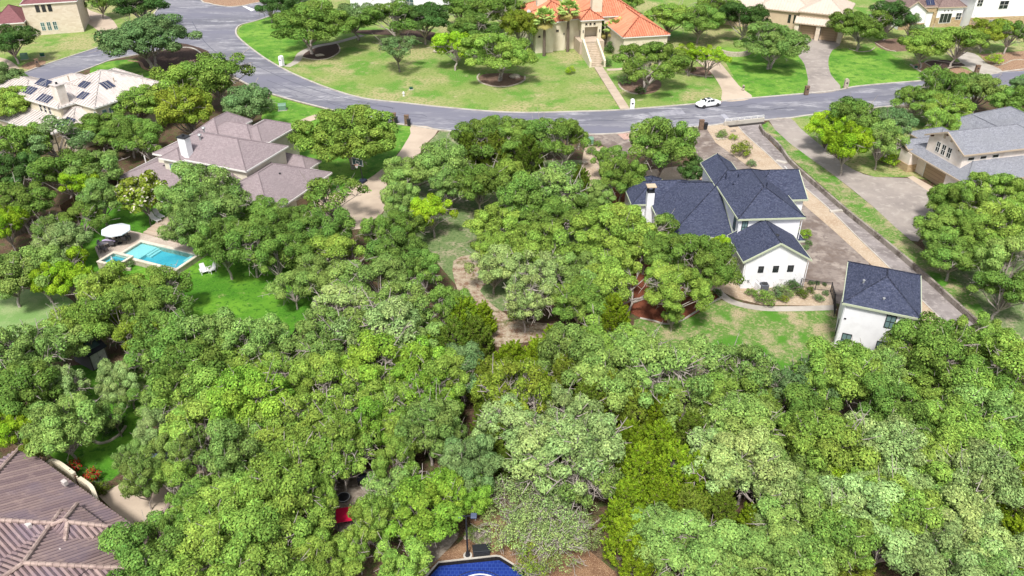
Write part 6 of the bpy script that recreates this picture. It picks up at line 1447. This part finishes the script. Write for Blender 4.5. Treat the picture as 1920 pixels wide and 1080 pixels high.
 (1558,238,36,'oak','l','lime green oak at the end of the right-hand driveway verge'), (1600,222,38,'oak','g'), (1640,215,38,'oak','g'), (1672,232,34,'oak','k'), (1620,255,40,'oak','b'), (1590,268,34,'oak','l'), (1655,262,30,'oak','b'), (1562,212,24,'oak','b'), (1725,190,38,'oak','g'), (1760,165,36,'oak','g'), (1800,172,36,'oak','g'), (1838,168,34,'oak','b'), (1880,172,36,'oak','b'), (1910,195,38,'oak','g'), (1735,220,38,'oak','o'), (1780,205,36,'oak','o'), (1825,195,36,'oak','b'), (1875,205,34,'oak','g'), (1700,205,24,'oak','k'), (1760,235,28,'oak','o'), (1915,160,22,'oak','k'),
 (1800,380,52,'bigoak','g','large oak covering the right end of the drive pad, left of the group'), (1860,365,54,'bigoak','o','large oak below the grey roof, right of the drive pad'), (1775,430,50,'oak','g'), (1830,430,56,'bigoak','o','broad oak in the middle of the right-hand group'), (1890,425,50,'oak','o'), (1790,480,42,'oak','g'), (1845,490,48,'oak','o'), (1900,490,46,'oak','b'), (1915,370,36,'oak','g'),
 (1880,545,46,'oak','g'), (1910,580,44,'oak','g'), (1860,520,30,'oak','g'),
 (1586,290,12,'bush','k','grey-green shrub in the dark bed by the right-hand driveway'), (1668,300,16,'bush','l','bright rounded shrub at the garage corner of the grey-roofed house'), (1654,284,14,'bush','d','dark spiky shrub behind the bright rounded one'), (1690,270,14,'bush','d','dark shrub beside the grey-roofed house wall'),
 # gravel garden plants
 (1390,281,17,'bush','v','yellow-green shrub in the gravel garden above the farmhouse'), (1409,307,8,'bush','k','small shrub on the gravel near the farmhouse roof'), (1352,252,10,'bush','b','grey-green agave clump near the bridge'), (1375,258,7,'bush','l','small yellow-green yucca right of the agave clump'), (1492,355,6,'bush','g','tiny plant on the gravel strip behind the farmhouse'),
 (1507,440,12,'bush','l','lime shrub at the right wall of the farmhouse'), (1516,455,6,'bush','k','small dark plant below the lime shrub at the farmhouse'), (1511,464,6,'bush','k','lowest dark plant at the farmhouse wall bed'),
 (1408,548,9,'bush','b','round grey-green shrub left of the air conditioner'), (1434,558,17,'bush','g','largest green shrub under the white gable wall'), (1455,548,13,'bush','k','bluish shrub right of the largest one'), (1469,548,14,'bush','b','silvery shrub in the middle of the gable bed'), (1490,537,14,'bush','d','dark shrub below the black hose'), (1504,550,10,'bush','q','olive shrub right of the dark one in the gable bed'), (1470,560,9,'bush','v','yellow ornamental grass clump in the gable bed'), (1520,545,8,'bush','q','small shrub by the metal fence, left'), (1537,559,9,'bush','k','spiky blue-green plant by the path end'), (1548,550,6,'bush','k','smaller spiky plant near the fence corner'), (1521,531,5,'bush','d','first little shrub behind the metal fence'), (1533,531,5,'bush','d','second little shrub behind the metal fence'), (1546,533,4,'bush','d','third little shrub behind the metal fence'),
 (1345,548,8,'bush','d','small dark shrub at the corner of the red mulch bed')]:
    T_(*a)

# the dense woods in the foreground: (x, y, r, kind, colour)
W = [(430,660,44,'oak','o'),(480,650,44,'oak','b'),(530,660,40,'oak','b'),(420,700,46,'oak','o'),(470,700,46,'oak','o'),(520,705,44,'oaktwig','o'),(565,690,36,'oak','m'),(360,690,44,'oak','g'),(370,735,44,'oak','o'),(320,720,40,'oak','g'),
 (420,745,46,'oak','o'),(470,750,46,'oak','m'),(520,750,46,'oak','m'),(570,740,46,'oak','o'),(300,760,36,'oak','b'),(340,790,50,'oak','b'),(290,810,50,'oak','p'),(390,790,48,'oak','o'),(440,800,48,'oak','o'),(490,800,48,'oaktwig','o'),(545,800,46,'oak','m'),(590,790,44,'oaktwig','o'),
 (250,860,50,'oak','b'),(310,850,50,'oak','b'),(265,900,44,'oak','b'),(370,840,44,'oaktwig','b'),(330,905,36,'oak','o'),(430,850,46,'oak','b'),(480,860,50,'oak','o'),(535,850,48,'oaktwig','o'),(590,845,46,'oak','o'),(640,815,46,'oaktwig','o'),(640,860,36,'oaktwig','o'),
 (425,915,50,'oak','g'),(375,930,38,'oak','g'),(480,910,50,'oak','o'),(535,910,48,'oak','o'),(580,900,40,'oaktwig','o'),(600,935,36,'oak','o'),(380,990,54,'oak','o'),(320,1010,50,'oak','g'),(260,1050,54,'oak','g'),(440,970,52,'oak','o'),(500,975,54,'oak','p'),(560,985,52,'oak','o'),(590,1000,36,'oaktwig','o'),
 (340,1060,56,'oak','o'),(410,1050,54,'oak','o'),(480,1040,56,'oak','o'),(545,1050,56,'oak','o'),(615,1050,54,'oak','o'),(670,1020,44,'oaktwig','o'),(700,980,44,'oak','o'),(740,1010,50,'oak','m'),(690,1060,50,'oak','m'),(750,1060,44,'oak','o'),
 (650,700,50,'oak','m'),(610,715,38,'oak','o'),(700,690,44,'oak','m'),(745,700,50,'oak','m'),(790,690,38,'oak','m'),(700,735,42,'oaktwig','o'),(830,710,46,'oak','o'),(800,740,36,'oaktwig','m'),(660,750,40,'oak','m'),(720,775,34,'oaktwig','o'),(690,800,30,'oak','m'),(830,765,26,'oak','m'),(770,760,34,'oaktwig','o'),
 (760,820,40,'oak','o'),(805,800,44,'oak','b'),(850,830,44,'oak','b'),(790,850,46,'oak','o'),(740,870,42,'oak','o'),(880,870,38,'oak','k'),(830,880,46,'oak','o'),(780,905,48,'oak','o'),(730,925,40,'oaktwig','b'),(835,930,48,'oak','m'),(890,930,40,'oak','m'),(785,960,46,'oak','m'),(850,975,34,'oak','m'),(740,960,38,'oaktwig','o'),
 (910,720,46,'juniper','v'),(960,690,46,'juniper','j'),(1010,680,42,'juniper','j'),(970,730,44,'oaktwig','v'),(920,780,40,'juniper','q'),(990,640,34,'oak','b'),(1040,650,40,'juniper','j'),(1080,670,44,'oak','b'),(1130,650,44,'oak','o'),(1110,690,42,'oak','g'),(1060,720,46,'juniper','v'),(1010,740,42,'juniper','j'),(1150,700,46,'oak','b'),(1190,665,40,'oak','b'),(1240,655,44,'oak','p'),(1200,710,42,'juniper','v'),(1250,710,46,'oaktwig','b'),(1300,690,46,'oak','b'),(1350,700,44,'oak','p'),(1300,655,36,'oak','p'),
 (930,830,42,'juniper','q'),(960,790,44,'oaktwig','p'),(1000,810,46,'oaktwig','p'),(950,870,30,'juniper','q'),(1060,790,48,'oaktwig','p'),(1100,760,44,'juniper','q'),(1150,750,46,'juniper','v'),(1030,850,52,'oaktwig','p'),(1090,840,50,'oaktwig','p'),(1140,830,46,'oaktwig','b'),(1100,900,44,'oaktwig','b'),(1140,890,44,'oaktwig','p'),(1200,770,46,'juniper','v'),(1240,780,46,'juniper','j'),(1290,750,46,'oak','b'),(1340,750,46,'oak','o'),(1180,830,40,'juniper','j'),(1230,840,50,'juniper','j'),(1290,820,46,'juniper','q'),(1340,800,44,'juniper','q'),
 (1200,890,56,'juniper','j'),(1260,890,56,'juniper','j'),(1310,900,50,'juniper','j'),(1180,950,52,'juniper','j'),(1235,950,54,'juniper','j'),(1290,960,46,'juniper','v'),(1180,1010,50,'juniper','j'),(1200,1055,46,'juniper','j'),(1340,870,46,'oaktwig','p'),(1370,910,46,'oak','p'),(1400,870,46,'oak','p'),(1350,960,44,'juniper','q'),(1250,1010,46,'oak','b'),(1300,1040,50,'oak','b'),(1360,1050,50,'oak','b'),(1260,1065,46,'oak','b'),(1410,990,44,'juniper','j'),(1430,1040,46,'juniper','j'),
 (1400,700,46,'oaktwig','b'),(1450,700,46,'oaktwig','k'),(1390,750,44,'oak','o'),(1440,750,46,'oaktwig','b'),(1495,730,46,'oaktwig','k'),(1540,700,42,'oak','o'),(1592,703,42,'oak','o'),(1640,700,36,'oak','b'),(1500,690,40,'oak','k'),(1545,740,46,'oak','o'),(1600,740,46,'oak','o'),(1650,730,42,'oak','g'),(1655,770,44,'oak','g'),
 (1400,800,48,'oak','b'),(1450,800,48,'oak','b'),(1505,790,48,'oak','g'),(1560,790,46,'oak','o'),(1610,790,46,'oak','b'),(1660,810,44,'juniper','j'),(1700,800,44,'oak','g'),(1430,850,50,'oak','p'),(1490,840,50,'oak','b'),(1545,840,50,'oak','o'),(1600,840,46,'oak','b'),(1650,850,48,'oak','p'),(1705,845,48,'oak','p'),
 (1440,920,54,'oak','p'),(1500,900,46,'oak','b'),(1540,940,58,'bigoak','p'),(1590,900,40,'oak','j'),(1620,900,48,'oak','p'),(1670,900,50,'oak','p'),(1720,890,48,'oak','b'),(1500,990,50,'oak','b'),(1560,1010,46,'oak','g'),(1620,960,52,'oak','p'),(1680,960,50,'oak','o'),(1730,940,40,'juniper','j'),(1650,1010,54,'oak','p'),(1600,1050,46,'juniper','v'),(1550,1060,46,'juniper','v'),(1490,1050,52,'oak','b'),(1700,1040,54,'oak','p'),(1740,1000,46,'juniper','v'),
 (1752,655,44,'oak','g'),(1795,632,46,'oak','o'),(1830,640,54,'bigoak','o'),(1720,690,46,'oak','g'),(1775,680,54,'oak','o'),(1830,690,50,'oak','o'),(1880,650,50,'oak','o'),(1900,700,48,'oak','o'),(1770,730,44,'oak','o'),(1750,770,46,'oak','b'),(1800,760,46,'oak','o'),(1850,740,48,'oak','g'),(1900,750,46,'oak','o'),
 (1760,820,46,'juniper','v'),(1800,810,46,'oak','o'),(1850,790,46,'oak','b'),(1900,800,44,'oak','g'),(1770,870,50,'oak','o'),(1830,850,52,'oak','o'),(1880,850,46,'oak','o'),(1920,860,44,'juniper','v'),(1780,930,48,'oak','b'),(1830,900,46,'oak','p'),(1880,900,46,'juniper','j'),(1800,980,50,'oak','p'),(1850,950,46,'juniper','j'),(1900,950,46,'juniper','q'),(1770,1040,52,'oak','p'),(1840,1020,50,'oak','p'),(1900,1020,50,'juniper','j'),(1830,1070,46,'oak','b'),(1890,1070,46,'juniper','j'),
 (960,930,50,'sparse','p'),(1010,940,54,'sparse','p'),(950,985,46,'sparse','p'),(1000,1000,54,'sparse','p'),(1060,960,50,'sparse','p'),(1050,1020,50,'sparse','p'),(1000,1050,40,'sparse','v'),(1090,1000,36,'sparse','p'),(1050,905,36,'sparse','b'),(975,905,34,'sparse','b'),(895,1000,20,'sparse','g'),(890,960,24,'oak','g')]
for a in W: T_(*a)
print('SKIPPED', SKIP[0])

# palms
def palm(bx, by, tx, ty, label, n=64, fl=2.3):
    p = G(bx, by); lo, hi = 1., 16.
    for _ in range(40):
        m = (lo+hi)/2
        if G(tx, ty, m).y > p.y: lo = m
        else: hi = m
    h = lo; top = G(tx, ty, h)
    t = empty('palm_tree', (p.x, p.y, 0), 0, label, 'palm tree')
    bm = B(); k = 9; pts = [(0+(top.x-p.x)*(i/k)**1.5, 0, h*i/k) for i in range(k+1)]; tube(bm, pts, [.33-.1*i/k+(.04 if i % 2 else 0) for i in range(k+1)], 9); obj('trunk', bm, M['bark_palm'], t)
    rng = np.random.default_rng(int(bx)); Ps, Ns, Ts = [], [], []; V, F, Tn = [], [], []
    for i in range(n):
        a = rng.uniform(0, 6.28); el = rng.uniform(-.9, 1.2) ; dead = el < -.35
        d = np.array([math.cos(a)*math.cos(el), math.sin(a)*math.cos(el), math.sin(el)]); c = np.array([top.x-p.x, 0, h]); e = c+d*fl*(.55 if dead else .62)
        up = np.array([0, 0, 1.]); s = np.cross(d, up); s /= np.linalg.norm(s); nn = np.cross(s, d)
        for j in range(-7, 8):
            th = j*.19; dv = d*math.cos(th)+s*math.sin(th); L = fl*(.62-.03*abs(j)); tip = e+dv*L+[0, 0, -.22*abs(j)/7-.15]
            w_ = np.cross(dv, nn)*.10; b = len(V); V += [e-w_*.4, e+w_*.4, (e+dv*L*.6)+w_, tip, (e+dv*L*.6)-w_]
            F.append((b, b+1, b+2, b+4)); F.append((b+4, b+2, b+3, b+3)); tt = [np.clip(.5+rng.normal()*.15, 0, 1), .5, (.8 if dead else .05), 1]; Tn += [tt]*5
        b = len(V); w_ = s*.03; V += [c-w_, c+w_, e+w_, e-w_]; F.append((b, b+1, b+2, b+3)); Tn += [[.5, .5, .3, 1]]*4
    bm = B(); lay = bm.verts.layers.float_color.new('tone'); vs = [bm.verts.new(v) for v in V]
    for v, tt in zip(vs, Tn): v[lay] = tt
    for f in F:
        f = list(dict.fromkeys(f))
        bm.faces.new([vs[i] for i in f])
    c = obj('crown', bm, M['leaf_p'], t); c.color = (*leafcol(170,198,112), 1)
palm(1020, 105, 1021, 34, 'left tall fan palm before the mansion wall'); palm(1064, 97, 1066, 18, 'right tall fan palm before the mansion wall, taller of the two')
palm(1154, 92, 1155, 52, 'short fan palm at the inner corner of the mansion roof, right one', 34, 2.2); palm(1135, 88, 1137, 55, 'short fan palm at the inner corner of the mansion roof, left one', 30, 2.0)

# ---------------------------------------------------------------- labels for the trees of the groves
ORD = ['first','second','third','fourth','fifth','sixth','seventh','eighth','ninth','tenth','eleventh','twelfth','thirteenth','fourteenth','fifteenth','sixteenth','seventeenth','eighteenth','nineteenth','twentieth','twenty-first','twenty-second','twenty-third','twenty-fourth','twenty-fifth','twenty-sixth','twenty-seventh','twenty-eighth','twenty-ninth','thirtieth']
def region(x, y):
    if y < 120 and x > 480: return ('grove beyond the big lawn', 30) if x < 1000 else ('trees behind the tan garages', 40)
    if x > 1480 and y < 320: return 'grove above the grey roof', 40
    if x > 1700 and y < 600: return 'oaks below the grey roof', 60
    if x < 340 and 300 <= y < 530: return 'grove left of the pool', 44
    if x < 520 and y < 300: return 'bank above the taupe house', 44
    if 520 < x < 780 and y < 300: return 'oaks by the lower driveway', 60
    if 300 <= x < 600 and y < 500: return 'oaks below the taupe roof', 50
    if x < 400 and 530 <= y < 860: return 'grove around the shed', 50
    if x < 900 and 400 <= y < 690: return 'wood left of the clearing', 50
    if 720 < x < 1330 and y < 400: return 'grove above the clearing', 50
    if 900 <= x < 1400 and 390 <= y < 625: return 'grove left of the white farmhouse', 50
    if x < 900: return 'lower left woods', 50
    if x < 1400: return 'lower middle woods', 50
    return 'lower right woods', 50
rows = {}
for t in TREES:
    if t['label']: tag(t['o'], t['label']); continue
    rg, hh = region(t['x'], t['y']); rows.setdefault(rg, {}).setdefault(int(t['y']//hh), []).append(t)
for rg, rr in rows.items():
    for ri, k in enumerate(sorted(rr)):
        L = sorted(rr[k], key=lambda t: t['x'])
        for i, t in enumerate(L):
            who = WORD[t['col']]+' '+KW[t['kind']]
            pos = (ORD[i]+' from left' if len(L) > 1 else 'alone')+', '+(ORD[ri]+' row down' if len(rr) > 1 else 'in the row')+', '+rg
            tag(t['o'], who+', '+pos, None, 'trees of the '+rg)
print('TREES', len(TREES))
